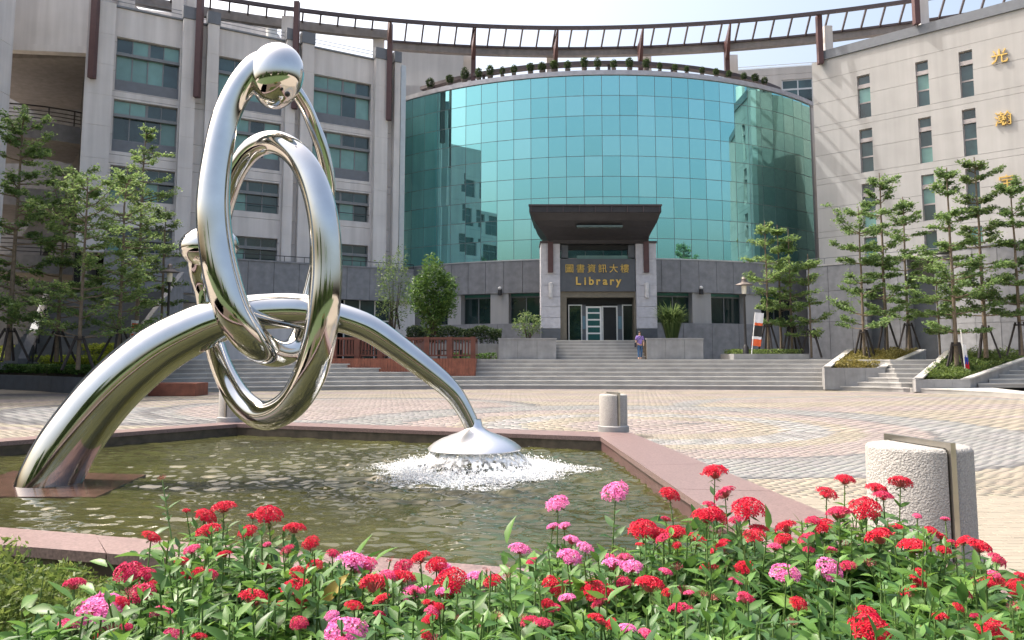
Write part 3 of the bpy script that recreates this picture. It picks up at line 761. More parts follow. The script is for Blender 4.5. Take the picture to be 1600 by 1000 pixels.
# granite base of the left wing
S0, S1 = LWF.s_at(160, 440), LWF.s_at(640, 440); nb = 12; zl = 5.83
for k in range(nb):
    b = MB(LWF.xf); b.box(S0 + (S1 - S0) * k / nb + .012, S0 + (S1 - S0) * (k + 1) / nb - .012, -.75, .3, zl, ZB - .06); b.build('granite_panel', M['granite'], lw)
b = MB(LWF.xf); b.box(S0, S1, -.8, .2, ZB - .055, ZB + .05); b.build('ledge', M['granite'], lw)
b = MB(LWF.xf)
b.bar((S0, -.7, ZB + .42), (S1, -.7, ZB + .42), .05)
for k in range(16): x = S0 + (S1 - S0) * k / 15; b.bar((x, -.7, ZB + .05), (x, -.7, ZB + .42), .035)
b.build('ledge_rail', M['black'], lw)
b = MB(LWF.xf)
for x0, x1 in ((255, 330), (350, 520), (609, 645)): b = MB(LWF.xf); b.box(LWF.s_at(x0, 490), LWF.s_at(x1, 490), -.4, .2, TERR - .1, zl - .002); b.build('ground_wall', M['cream'], lw)
for x0, x1 in ((536, 609), (225, 255)):
    s0, s1 = LWF.s_at(x0, 490), LWF.s_at(x1, 490)
    fr = MB(LWF.xf)
    for k in range(4): x = s0 + (s1 - s0 - .09) * k / 3; fr.box(x, x + .09, -.1, .0, TERR, zl - .003)
    fr.box(s0, s1, -.099, -.001, 4.3, 4.4)
    w = fr.build('window', M['alu'], lw)
    for k in range(3):
        x = s0 + (s1 - s0 - .09) * k / 3 + .09
        pn = MB(LWF.xf); pn.box(x, s0 + (s1 - s0 - .09) * (k + 1) / 3, -.05, -.03, TERR, 4.3); pn.build('pane', M['pane_low'], w)
        pn = MB(LWF.xf); pn.box(x, s0 + (s1 - s0 - .09) * (k + 1) / 3, -.05, -.03, 4.4, zl - .004); pn.build('pane', M['pane_dark'], w)
# roof penthouses behind the left wing
b = MB()
def pent(px0, px1, py0, py1, D, depth=6, m_='cream', par=lw, zlow=20):
    q = MB(); a = at(px0, py0, D); c = at(px1, py1, D + .01)
    q.hexa([(a.x, a.y, zlow), (c.x, c.y, zlow), (c.x, c.y + depth, zlow), (a.x, a.y + depth, zlow)], [(a.x, a.y, a.z), (c.x, c.y, c.z), (c.x, c.y + depth, c.z), (a.x, a.y + depth, a.z)])
    return q.build('penthouse', M[m_], par)
pent(205, 425, 12, 40, 60, 6, 'cream', lw, 22); pent(617, 727, 79, 84, 67, 8, 'cream_r', lw, 18); pent(600, 730, 131, 138, 65, 3, 'cream_r', lw, 12)
q = at(425, 44, 59.2); b = MB(); b.lathe([(.42, -3), (.42, 0), (.55, .1), (.5, .5), (.25, .72), (0, .75)], tuple(q), 14); b.build('vent_stack', M['white'], lw, smooth=40)

# --- left end: open stair hall with a curved balcony
eh = thing('stair_hall', 'open shaded stair hall with a deep roof beam and a curved balcony', 'building', (-30, 44, 0))
b = MB()
b.hexa([(-37.4, 46.2, 21.4), (-26.5, 47.5, 21.4), (-26.5, 57, 21.4), (-37.4, 57, 21.4)], [(-37.4, 46.2, 26.8), (-26.5, 47.5, 26.3), (-26.5, 57, 26.3), (-37.4, 57, 26.8)]); b.build('roof_beam', M['cream'], eh)
b = MB(); b.hexa([(-37.4, 46.05, 20.96), (-26.5, 47.35, 20.96), (-26.5, 48, 20.96), (-37.4, 46.7, 20.96)], [(-37.4, 46.05, 21.39), (-26.5, 47.35, 21.39), (-26.5, 48, 21.39), (-37.4, 46.7, 21.39)]); b.build('beam_lip', M['cream'], eh)
b = MB(); b.box(-40, -26.5, 58.3, 58.7, 0, 26); b.build('back_wall', M['granite'], eh)
b = MB(); b.box(-26.9, -26.5, 47.6, 58.2, 0, 20.85); b.build('side_wall', M['greyconc'], eh)
b = MB(); b.box(-37.4, -26.5, 48.02, 58.2, 20.9, 21.385); b.build('ceiling', M['greyconc'], eh)
bc = (-34.1, 55.5)
def balcony(z, r, rail=True):
    b = MB(); prof = [(r - 6, z - .9), (r, z - .9), (r, z + .25), (r - .25, z + .25), (r - .25, z), (r - 6, z), (r - 6, z - .9)]
    b.lathe(prof, (bc[0], bc[1], 0), 40, 0, -math.pi, 0); o = b.build('balcony', M['greyconc'], eh)
    if rail:
        b = MB()
        for zz_ in (.5, .75, 1.0, 1.3):
            pts = [(bc[0] + (r - .12) * math.cos(-math.pi * k / 30), bc[1] + (r - .12) * math.sin(-math.pi * k / 30), z + zz_) for k in range(31)]
            b.tube(pts, .03 if zz_ < 1.2 else .05, 6)
        for k in range(16):
            a = -math.pi * k / 15; b.bar((bc[0] + (r - .12) * math.cos(a), bc[1] + (r - .12) * math.sin(a), z + .25), (bc[0] + (r - .12) * math.cos(a), bc[1] + (r - .12) * math.sin(a), z + 1.3), .06)
        b.build('railing', M['black'], o)
balcony(16.8, 7.2); balcony(12.4, 6.8, False); balcony(8.0, 7.0)
b = MB(); b.hexa([(-33.6, 50.0, 7.5), (-31.4, 50.0, 7.5), (-31.4, 50.7, 7.5), (-33.6, 50.7, 7.5)], [(-29.7, 52.2, 16.3), (-27.5, 52.2, 16.3), (-27.5, 52.9, 16.3), (-29.7, 52.9, 16.3)]); b.build('stair_flank', M['shade'], eh)
b = MB(); b.box(-42, -27, 57, 57.6, 0, 7.5); b.build('low_wall', M['granite_d'], eh)

# --- right wing: pale wall of slot windows
rw = thing('right_wing_building', 'sunlit pale panelled wing with narrow slot windows and gold characters', 'building', (RWF.P.x, RWF.P.y, 0))
S0, S1 = -.55, RWF.s_at(1700)
def rz(px, py): return RWF.z_at(px, py)
ZR = 23.75; ZRB = 8.31
cols = [(1341, 1361, 'a'), (1433.5, 1453.5, 'b'), (1502.5, 1524, 'c')]
rowz = [(21.9, 18.76), (17.94, 14.8), (13.98, 10.84), (10.13, 8.59)]
holes = []; wins = []
for x0, x1, nm in cols:
    for zt_, zb_ in rowz:
        s0, s1 = RWF.s_at(x0), RWF.s_at(x1); holes.append((s0, s1, zb_, zt_)); wins.append((s0, s1, zb_, zt_))
jn = [ZRB, 10.4, 10.84, 12.6, 14.36, 14.8, 16.56, 18.32, 18.76, 20.5, 22.28, ZR]
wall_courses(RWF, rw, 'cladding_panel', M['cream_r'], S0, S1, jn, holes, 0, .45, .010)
b = MB(RWF.xf); b.box(S0, S1, .46, 10, TERR, ZR - .1); b.build('inner_block', M['shade'], rw)
b = MB(RWF.xf); b.box(S0 + .5, S1, -.12, .8, ZR + .003, ZR + .68); b.build('coping', M['slate'], rw)
for s0, s1, zb_, zt_ in wins:
    fr = MB(RWF.xf); d0 = .2; H = zt_ - zb_
    if H > 2:
        zs = [zb_, zb_ + H * .36, zb_ + H * .70, zb_ + H * .79, zt_]
        fr.box(s0, s1, d0 - .12, d0 + .08, zs[2], zs[3])
        fr.box(s0, s1, d0, d0 + .08, zs[1] - .05, zs[1] + .05)
        spans = [(zs[0] + .05, zs[1] - .05), (zs[1] + .05, zs[2]), (zs[3], zs[4] - .05)]
    else: spans = [(zb_ + .05, zt_ - .05)]
    fr.box(s0, s1, d0, d0 + .08, zb_, zb_ + .05); fr.box(s0, s1, d0, d0 + .08, zt_ - .05, zt_)
    for x in (s0, s1 - .05): fr.box(x, x + .05, d0 + .001, d0 + .079, zb_ + .05, zt_ - .05)
    w = fr.build('window', mat('mauve_frame', (.36, .33, .33), .5, .2), rw)
    for za, zb2 in spans:
        pn = MB(RWF.xf); pn.box(s0 + .05, s1 - .05, d0 + .04, d0 + .055, za, zb2); pn.build('pane', M['pane_curt'] if random.random() < .4 else M['pane_dark'], w)
# return wall beside the drum
a = at(1150, 110, 67.5); c = at(1292, 88, 66); c = Vector((c.x, c.y, a.z)); 
rf = Frame((a.x, a.y), (c.x, c.y), 145); s0, s1 = rf.s_at(1222), rf.s_at(1271); zt_, zb_ = at(1245, 124, 66.6).z, at(1245, 163, 66.6).z
wall_courses(rf, rw, 'return_panel', M['cream_r'], 0, rf.L, [TERR, 12, 16, zb_ - .4, zt_ + .5, a.z], [(s0, s1, zb_, zt_)], 0, 1.2, .012)
fr = MB(rf.xf); zm = zb_ + (zt_ - zb_) * .58
fr.box(s0, s1, .1, .2, zb_, zb_ + .1); fr.box(s0, s1, .1, .2, zt_ - .1, zt_); fr.box(s0, s1, .1, .2, zm, zm + .15)
for x in (s0, (s0 + s1) / 2, s1 - .1): fr.box(x, x + .1, .101, .199, zb_ + .1, zt_ - .1)
w = fr.build('window', M['alu'], rw)
for x0_, x1_ in ((s0 + .1, (s0 + s1) / 2), ((s0 + s1) / 2 + .1, s1 - .1)):
    for za, zb2 in ((zb_ + .1, zm), (zm + .15, zt_ - .1)):
        pn = MB(rf.xf); pn.box(x0_, x1_, .14, .16, za, zb2); pn.build('pane', M['pane_dark'], w)
b = MB(rf.xf); b.bar((0, .3, a.z + .35), (rf.L, .3, a.z + .35), .05); b.bar((0, .3, a.z + .15), (rf.L, .3, a.z + .15), .04); b.build('roof_rail', M['alu'], rw)
# granite base, with tall door openings
SB0, SB1 = -1.2, S1; d_front = -.9
dh = [(RWF.s_at(1362, 510), RWF.s_at(1392, 510), TERR, 6.4), (RWF.s_at(1428, 510), RWF.s_at(1470, 510), TERR, 6.75)]
cut = [SB0]; 
k = SB0
while k < SB1: k += 1.55; cut.append(k)
for x0_, x1_ in zip(cut[:-1], cut[1:]):
    b = MB(RWF.xf); g = .012
    zlist = [(TERR - .1, 4.2), (4.2, 6.4), (6.4, 8.22)]
    for z0, z1 in zlist:
        xs = [(x0_ + g, x1_ - g)]
        for h in dh:
            if z0 < h[3] - .2:
                nx = []
                for p0, p1 in xs:
                    if h[0] > p0 and h[1] < p1: nx += [(p0, h[0]), (h[1], p1)]
                    elif h[0] <= p0 < h[1]: nx += [(min(h[1], p1), p1)] if h[1] < p1 else []
                    elif h[0] < p1 <= h[1]: nx += [(p0, h[0])]
                    else: nx += [(p0, p1)]
                xs = nx
        for p0, p1 in xs:
            if p1 - p0 > .03: b.box(p0, p1, d_front, .3, z0 + (0 if z0 < 3 else g), z1 - g)
    if b.v: b.build('granite_panel', M['granite'], rw)
b = MB(RWF.xf); b.box(SB0, SB1, d_front - .06, .2, 8.23, 8.35); b.build('ledge', M['cream_r'], rw)
b = MB(RWF.xf); b.bar((SB0, d_front + .1, 8.8), (SB1, d_front + .1, 8.8), .05)
for k in range(14): x = SB0 + (SB1 - SB0) * k / 13; b.bar((x, d_front + .1, 8.35), (x, d_front + .1, 8.8), .035)
b.build('ledge_rail', M['darkalu'], rw)
for h in dh:
    b = MB(RWF.xf); b.box(h[0], h[1], .1, .2, h[2], h[3]); b.build('door', M['granite_d'], rw)
# rounded granite bay at the right end
b = MB(); q = RWF.xf(RWF.s_at(1560, 470), 1.6, 0)
n_ = 9
for k in range(n_):
    a0_ = math.pi + .25 + (1.5 * math.pi - .2) * k / n_ * .7; a1_ = math.pi + .25 + (1.5 * math.pi - .2) * (k + 1) / n_ * .7 - .006
    for z0, z1 in ((TERR - .1, 3.8), (3.8, 6.1), (6.1, 8.5)):
        b = MB(); b.lathe([(3.3, z0), (3.9, z0), (3.9, z1 - .02), (3.3, z1 - .02), (3.3, z0)], (q.x, q.y, 0), 3, 0, a0_, a1_); b.build('granite_panel', M['granite'], rw)
b = MB(); b.lathe([(3.97, 8.5), (3.97, 8.65), (0, 8.65)], (q.x, q.y, 0), 32); b.build('bay_roof', M['granite'], rw)

# lettering
def glyphs(text, size, ext, m_, parent, xf, s0, z0, step, nm='letter', bold=.0, d=-.02):
    for i, ch in enumerate(text):
        cu_ = bpy.data.curves.new(nm, 'FONT'); cu_.body = ch; cu_.size = size; cu_.extrude = ext; cu_.offset = bold; cu_.resolution_u = 3
        to = bpy.data.objects.new(nm, cu_); COL.objects.link(to)
        bpy.context.view_layer.update()
        me = bpy.data.meshes.new_from_object(to.evaluated_get(bpy.context.evaluated_depsgraph_get()))
        bpy.data.objects.remove(to); bpy.data.curves.remove(cu_)
        co = np.array([v.co[:] for v in me.vertices]) if len(me.vertices) else np.zeros((1, 3))
        cx = (co[:, 0].min() + co[:, 0].max()) / 2
        off = wloc(parent)
        for v in me.vertices:
            p_ = xf(s0 + (v.co.x - cx) + (step[0] * i), d - v.co.z, z0 + v.co.y + step[1] * i); v.co = p_ - off
        me.materials.clear(); me.materials.append(m_)
        link(nm, me, parent)
sx = RWF.s_at(1562, 90)
glyphs('光瀚宇', 1.0, .05, M['gold'], rw, RWF.xf, sx, rz(1562, 98), (0, -4.12), bold=.0, d=-.08)

# ------------------------------------------------------------------ entrance portico
PY = 50.0
por = thing('entrance_portico', 'library entrance porch with dark upswept canopy on two pale granite pillars', 'entrance porch', (9.7 * .5, PY, TERR))
def X(px, D): return (px - CX) / F * D * (1 / (1 - 0))  # lateral position of a pixel column at depth D
LAND = 2.72
def zz(py, D): return at(800, py, D).z
for x0, x1 in ((845.5, 875.5), (995, 1027)):
    xa, xb = X(x0, PY), X(x1, PY); nblk = 8; zb0, zt0 = LAND, zz(380, PY)
    b = MB(); b.box(xa + .02, xb - .02, PY + .02, PY + 2.2, TERR, zt0); core = b.build('pillar', M['granite_l'], por)
    ed = [LAND - .3, zz(513, PY), zz(496, PY), zz(479, PY), zz(463, PY), zz(446, PY), zz(428.5, PY), zz(405, PY), zt0]
    for k in range(8):
        b = MB(); b.box(xa, xb, PY - .02, PY + 2.25, ed[k] + (.016 if k else 0), ed[k + 1] - .016); b.build('block', M['granite_l'] if k else M['granite_d'], core)
    b = MB(); b.box(xa - .05, xb + .05, PY - .08, PY + 2.3, zt0, zt0 + .14); b.build('capital', M['brownrail'], core)
    xm = (xa + xb) / 2
    b = MB(); b.box(xm - .17, xm + .17, PY - .2, PY - .021, zz(426, PY), zz(366, PY)); b.build('bracket', M['brownsteel'], por)
    b = MB(); b.lathe([(.02, 0), (.12, .04), (.14, .1), (.14, 1.0), (.02, 1.05)], (xm, PY - .12, zz(466, PY)), 10); b.build('sconce', mat('sconce_shell', (.6, .6, .62), .5), por, smooth=40)
cxp = X(936.3, PY)
def cxa(y): return cxp + (y - PY) * .175
lev = [(11.06, 4.12, 47.2), (10.68, 4.12, 47.2), (10.63, 4.05, 47.3), (10.25, 3.9, 47.7), (9.95, 3.7, 48.2), (9.7, 3.5, 48.8), (9.5, 3.36, 49.3), (9.3, 3.28, 49.7), (9.1, 3.2, 49.9)]
b = MB(); vs = []
for z, hw, yf in lev: vs += [(cxa(yf) - hw, yf, z), (cxa(yf) + hw, yf, z), (cxp + hw, 53.2, z), (cxp - hw, 53.2, z)]
fs = [(0, 1, 2, 3)]
for k in range(len(lev) - 1):
    for e in range(4): fs.append((k * 4 + e, (k + 1) * 4 + e, (k + 1) * 4 + (e + 1) % 4, k * 4 + (e + 1) % 4))
fs.append(tuple((len(lev) - 1) * 4 + k for k in (3, 2, 1, 0)))
b.add(vs, fs); canopy = b.build('canopy', mat('canopy_steel', (.036, .034, .038), .5, .2, var=.15), por)
b = MB()
c0_ = cxa(47.2)
for k in range(9): x = c0_ - 4.0 + 8.0 * k / 8; b.box(x - .03, x + .03, 47.14, 47.22, 10.69, 11.05)
b.box(c0_ - 4.16, c0_ + 4.16, 47.12, 47.4, 11.062, 11.16)
b.build('fascia_trim', M['brownrail'], canopy)
b = MB(); b.box(cxp - 1.6, cxp + 1.3, 47.9, 48.5, 9.86, 9.98); b.build('soffit_light', mat('soffit_glass', (.10, .14, .14), .2), canopy)
b = MB(); b.box(cxp - 2.45, cxp + 2.45, 50.3, 50.55, 8.75, 9.06); b.build('cross_beam', M['dark'], por)
for sg in (-1, 1):
    b = MB(); b.box(cxp + sg * 2.2 - .22, cxp + sg * 2.2 + .22, 50.2, 50.7, 8.2, 9.06); b.build('short_post', M['granite_d'], por)
xa, xb = X(876, PY), X(994.7, PY)
b = MB(); b.box(xa, xb, PY + .12, PY + 1.4, zz(455, PY), zz(404, PY)); sign = b.build('sign_panel', M['granite_d'], por)
b = MB(); b.box(xa + 1.1, xb - .2, PY + .4, PY + .46, zz(404, PY) + .001, zz(398, PY)); b.build('glass_upstand', M['pane_curt'], por)
fxf = lambda s, d, z: Vector((s, PY + .12 + d, z))
glyphs('圖書資訊大樓', .60, .03, M['gold'], sign, fxf, X(890.5, PY), zz(424.5, PY), (X(907.9, PY) - X(890.5, PY), 0), bold=0, d=-.04)
for ch, px in zip('Library', (904.5, 915, 925, 936, 946.5, 957.5, 967.5)):
    glyphs(ch, .72, .03, M['gold'], sign, fxf, X(px, PY), zz(444.5, PY), (0, 0), bold=.018, d=-.04)
# door bay
b = MB(); zl0 = zz(455, PY); xo0, xo1 = xa, xb
b.box(xa, xa + .42, PY + .3, PY + 1.3, LAND, zl0 - .38); b.box(xb - .12, xb, PY + .3, PY + 1.3, LAND, zl0 - .38); b.box(xa, xb, PY + .28, PY + 1.32, zl0 - .38, zl0 - .003)
b.build('door_surround', mat('bronze_surround', (.17, .15, .115), .5, .2), por)
b = MB(); b.box(xa, xb, PY + 2.3, PY + 2.5, LAND, zl0); b.build('lobby_back', M['dark'], por)
D2 = PY + 1.0
def glz(x0, x1, y0, y1, n_cross=0, m_=M['pane_low'], fm_=M['alu'], w_=.07):
    xa_, xb_ = X(x0, D2), X(x1, D2); za, zb_ = zz(y1, D2), zz(y0, D2)
    f_ = MB(); f_.box(xa_, xa_ + w_, D2 - .05, D2, za, zb_); f_.box(xb_ - w_, xb_, D2 - .05, D2, za, zb_); f_.box(xa_ + w_, xb_ - w_, D2 - .05, D2, zb_ - w_, zb_)
    zs = [za]
    for k in range(n_cross):
        z = za + (zb_ - za) * (k + 1) / (n_cross + 1); f_.box(xa_ + w_, xb_ - w_, D2 - .05, D2, z - .05, z + .05)
    d_ = f_.build('door', fm_, por)
    p_ = MB(); p_.box(xa_ + w_, xb_ - w_, D2 - .03, D2 - .015, za, zb_ - w_); p_.build('pane', m_, d_)
glz(915.5, 940, 478.5, 531.5, 4, mat('door_glass', (.03, .10, .10), .06, spec=.8), M['white'], .12)
glz(940.5, 965, 478, 531.5, 0, M['dark'], M['alu'], .09); glz(888, 909.5, 476, 531.5); glz(972, 991, 476, 531.5)
for x0, x1 in ((909.5, 915.5), (965.2, 972)):
    b = MB(); b.box(X(x0, D2), X(x1, D2), D2 - .02, D2 + .06, LAND, zz(476, D2)); b.build('door_post', M['granite_d'], por)
    b = MB(); b.box(X(x0, D2) + .03, X(x1, D2) - .03, D2 - .05, D2 - .022, zz(514, D2), zz(494, D2)); b.build('notice', mat('blue_notice', (.10, .19, .24), .6), por)
b = MB(); b.box(xa, xb, D2 - .04, D2 + .05, zz(476, D2), zl0 - .38); b.build('transom_panel', M['dark'], por)
# entrance steps
est = thing('entrance_steps', 'short flight of grey steps up to the library doors between planters', 'steps', (cxp, 47, TERR))
for k in range(6):
    b = MB(); y = 45.6 + .42 * k; z1 = TERR + (LAND - TERR) * (k + 1) / 6
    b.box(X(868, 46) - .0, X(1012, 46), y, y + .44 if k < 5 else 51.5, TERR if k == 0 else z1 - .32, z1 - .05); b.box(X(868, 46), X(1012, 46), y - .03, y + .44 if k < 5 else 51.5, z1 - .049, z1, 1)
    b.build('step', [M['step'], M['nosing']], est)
# flanking planters
for px0, px1, lab in ((779, 869, 'grey granite planter left of the library steps, low shrub on top'), (1010, 1098, 'grey granite planter right of the library steps, tall tufted grass on top')):
    t = thing('granite_planter', lab, 'planter', (X((px0 + px1) / 2, 45), 45, TERR), 'granite planters beside the entrance steps')
    xa_, xb_ = X(px0, 45), X(px1, 45); nblk = 3
    for k in range(nblk):
        b = MB(); b.box(xa_ + (xb_ - xa_) * k / nblk + .006, xa_ + (xb_ - xa_) * (k + 1) / nblk - .006, 45, 45.18, TERR - .02, 2.70); b.build('granite_panel', M['planter'], t)
    b = MB(); b.box(xa_ + .01, xb_ - .01, 45.185, 48.5, TERR, 2.6); b.build('soil_bed', M['soil'], t)
    b = MB(); b.box(xa_ - .03, xb_ + .03, 44.96, 45.4, 2.705, 2.78); b.build('coping', M['planter'], t)
# spotlights on the piers
for px, side in ((781, 'left'), (1096, 'right')):
    h = circ_hit(px, DCEN, DR + .35); z = 6.5
    t = thing('wall_spotlight', 'small dark wall spotlight above the cream pier %s of the entrance' % side, 'spotlight', (h.x, h.y, z), 'wall spotlights')
    b = MB(); b.lathe([(.0, .4), (.13, .38), (.16, .1), (.17, 0), (0, 0)], (h.x, h.y - .1, z - .3), 10); b.build('lamp_head', M['black'], t)
    b = MB(); b.ball((h.x, h.y - .05, z + .2), .14, 8); b.build('globe', M['white'], t, smooth='all')

# ------------------------------------------------------------------ pergola ring over the roofs
per = thing('roof_pergola', 'curved brown steel pergola ring on brackets over the roof edges', 'pergola', (4, 52, 24))
PC = Vector((4.4, -9.6)); 
RT = []                                                   # inner rail
def arcp(r, a, z): return Vector((PC.x + r * math.sin(a), PC.y + r * math.cos(a), z))
ZP = 27.15
def pa(px, r):    # angle where pixel column meets radius r
    d = Vector((slope(px, 30), 1)).normalized(); b_ = d.dot(PC); t = b_ + math.sqrt(b_ * b_ - (PC.length_squared - r * r)); q = d * t - PC
    return math.atan2(q.x, q.y)
r_in, r_out = 67.1, 71.0
a_l, a_m, a_r = pa(120, r_in), pa(609, r_in), pa(1620, r_in)
b = MB()
def arc_bar(b, r0, r1, z0, z1, a0, a1, n):
    for i in range(n):
        t0 = a0 + (a1 - a0) * i / n; t1 = a0 + (a1 - a0) * (i + 1) / n
        b.hexa([arcp(r0, t0, z0), arcp(r0, t1, z0), arcp(r1, t1, z0), arcp(r1, t0, z0)], [arcp(r0, t0, z1), arcp(r0, t1, z1), arcp(r1, t1, z1), arcp(r1, t0, z1)])
arc_bar(b, r_in - .1, r_in + .12, ZP - .12, ZP + .14, a_l, a_r, 60); b.build('rail', M['brownrail'], per)
b = MB(); arc_bar(b, r_out, r_out + .5, ZP - .62, ZP + .05, a_m, a_r, 50); b.build('ring_beam', M['greyconc'], per)
b = MB(); arc_bar(b, r_out - .12, r_out - .003, ZP - .1, ZP + .06, a_m, a_r, 50); b.build('ring_flange', M['brownrail'], per)
r_ml = 69.0
b = MB(); arc_bar(b, r_ml, r_ml + .5, ZP - .62, ZP + .05, a_l, a_m + .004, 40); b.build('ring_beam', M['greyconc'], per)
nsl = 0; a = a_l; stp_ = (pa(868, r_in) - pa(740, r_in)) / 5
a = pa(740, r_in)
while a > a_l: a -= stp_
while a < a_r:
    rr_ = r_ml if a < a_m - .003 else r_out
    p0 = arcp(r_in + .13, a, ZP); p1 = arcp(rr_ - .13 if a > a_m else rr_ - .01, a, ZP)
    b = MB(); b.bar(p0, p1, .12, .2); b.build('slat', M['brownrail'], per); a += stp_
def post(px, D, ztop, zbot, rail=True, w=.36, pyr=70):
    x = slope(px, pyr) * D; b = MB()
    b.box(x - w / 2, x + w / 2, D - .2, D + .2, zbot, ztop); o = b.build('post', M['brownsteel'], per)
    a = math.atan2(x - PC.x, D - PC.y); e = arcp(r_in, a, ZP + .1); y0 = D - .203
    if rail and e.y < y0 - .4:
        b = MB()
        b.hexa([(e.x - .05, e.y, ZP - .1), (e.x + .05, e.y, ZP - .1), (x + .16, y0, ztop - 1.6), (x - .16, y0, ztop - 1.6)],
               [(e.x - .05, e.y, ZP + .14), (e.x + .05, e.y, ZP + .14), (x + .16, y0, ztop), (x - .16, y0, ztop)]); b.build('fin', M['brownsteel'], o)
    return x
for px, bot in ((145, 122), (310, 152), (462, 170), (609, 188)):
    q = LWF.P + LWF.T * LWF.s_at(px, 90) + LWF.N * .62
    post(px, q.y, ZP, at(px, bot, q.y).z, rail=px > 300, pyr=90)
for px in (740, 868, 1000, 1135): 
    x = post(px, 60.8 - abs(px - 945) * .004, ZP, ZG1 + .2)
    D = 62.0; b = MB(); x = slope(px + (-8 if px < 800 else (-6 if px < 900 else 10)), 95) * D; b.box(x - .42, x + .42, D, D + .7, ZG1, ZP - .3); b.build('column', M['cream'], per)
for px, bot in ((1280, 100), (1433, 38)):
    q = RWF.P + RWF.T * RWF.s_at(px, 50) + RWF.N * .35
    post(px, q.y, ZP, at(px, bot, q.y).z, pyr=50)
    q = RWF.xf(RWF.s_at(px + 9, 60), .8, 0); b = MB(); b.box(q.x - .3, q.x + .3, q.y, q.y + .6, ZR, ZP - .5); b.build('column', M['cream'], per)
for px in (195, 280, 300, 455, 600):
    q = LWF.xf(LWF.s_at(px, 30), 1.2, 0); b = MB(); b.box(q.x - .4, q.x + .4, q.y, q.y + .6, ZTOP - .3, ZP - .4); b.build('column', M['cream'], per)

# ------------------------------------------------------------------ trees
def terminalia(label, base, H, spread, seed, lm='tree', tiers=None, dens=1.0, h0=.22, lean=0.0, bk='bark', tj=.012, group='staked young trees on the right terrace'):
    rng = np.random.default_rng(seed); rnd = random.Random(seed)
    t = thing('tree', label, 'tree', base, group)
    tk = MB(); pts = []
    ns = 9
    for i in range(ns + 1):
        f = i / ns; pts.append((base[0] + lean * f * f + rnd.gauss(0, .025) * f, base[1] + rnd.gauss(0, .025) * f, base[2] - .1 + (H + .1) * f * .97))
    rads = [.078 * H / 8 * (1 - .85 * i / ns) + .012 for i in range(ns + 1)]
    tk.tube(pts, rads, 8)
    tiers = tiers or max(5, int(H * .95)); LP = []
    for k in range(tiers):
        f = h0 + (1 - h0) * (k + rnd.uniform(-.2, .2)) / (tiers - .3); f = min(max(f, h0), .985)
        i = min(int(f * ns), ns - 1); c = Vector(pts[i]).lerp(Vector(pts[i + 1]), f * ns - i)
        prof_ = math.sin(min(1, (1 - (f - h0) / (1 - h0)) * 1.25 + .12) * math.pi / 2) * (.75 + .25 * math.sin(f * 9 + seed))
        L0 = spread * max(.18, prof_); nb_ = rnd.randint(4, 6); ph = rnd.uniform(0, 6.28)
        for j in range(nb_):
            f2 = min(.985, max(h0, f + rnd.gauss(0, tj))); i = min(int(f2 * ns), ns - 1); c = Vector(pts[i]).lerp(Vector(pts[i + 1]), f2 * ns - i)
            an = ph + 2 * math.pi * j / nb_ + rnd.uniform(-.5, .5); L = L0 * rnd.uniform(.5, 1.4); rise = rnd.uniform(.05, .5) * (1 if k < tiers - 2 else 2.4); cur = rnd.uniform(-.3, .5)
            def bpt(g_): a_ = an + cur * g_ * .5; return c + Vector((math.cos(a_) * L * g_, math.sin(a_) * L * g_, rise * L * g_ * (.25 + .75 * g_)))
            tk.tube([bpt(q / 4) for q in range(5)], [max(.008, .028 * H / 8 * (1 - .8 * q / 4)) for q in range(5)], 5, cap=False)
            for q in range(int(7 + L * 4.2)):
                g_ = rnd.uniform(.22, 1.03) ** .8; m_ = bpt(g_); a2 = an + rnd.choice((-1, 1)) * rnd.uniform(.2, 1.15); l2 = rnd.uniform(.12, .5) * (L ** .5) * (1.15 - .55 * g_)
                tip = m_ + Vector((math.cos(a2) * l2, math.sin(a2) * l2, rnd.uniform(.0, .16)))
                if q % 3 == 0: tk.tube([m_, tip], [.007, .004], 3, cap=False)
                nl = int(22 * dens * rnd.uniform(.5, 1.4)); gg = rng.uniform(.0, 1.05, nl)[:, None]
                LP.append(np.array(m_)[None] * (1 - gg) + np.array(tip)[None] * gg + rng.normal(size=(nl, 3)) * np.array([.11, .11, .045]))
    tk.build('trunk', M[bk], t, smooth=60)
    P = np.concatenate(LP); V, Fc = leaf_quads(P, .155, .45, .55, rng)
    link('crown', np_mesh('crown', V, Fc, LF[lm], base), t)
    return t
def stakes(base, h, w, n, label, rz=0.0, group='dark timber tree stakes'):
    t = thing('tree_stake', label, 'tree stake', base, group)
    for k in range(n):
        a = rz + 2 * math.pi * k / n; b = MB()
        b.bar((base[0] + w * math.cos(a), base[1] + w * math.sin(a), base[2] - .1), (base[0] + .17 * math.cos(a), base[1] + .17 * math.sin(a), base[2] + h), .085); b.build('leg', M['stake'], t)
    b = MB()
    for k in range(n):
        a = rz + 2 * math.pi * k / n; a2 = rz + 2 * math.pi * (k + 1) / n
        b.bar((base[0] + .24 * math.cos(a), base[1] + .24 * math.sin(a), base[2] + h - .14), (base[0] + .24 * math.cos(a2), base[1] + .24 * math.sin(a2), base[2] + h - .14), .07)
    b.build('collar', M['stake'], t)
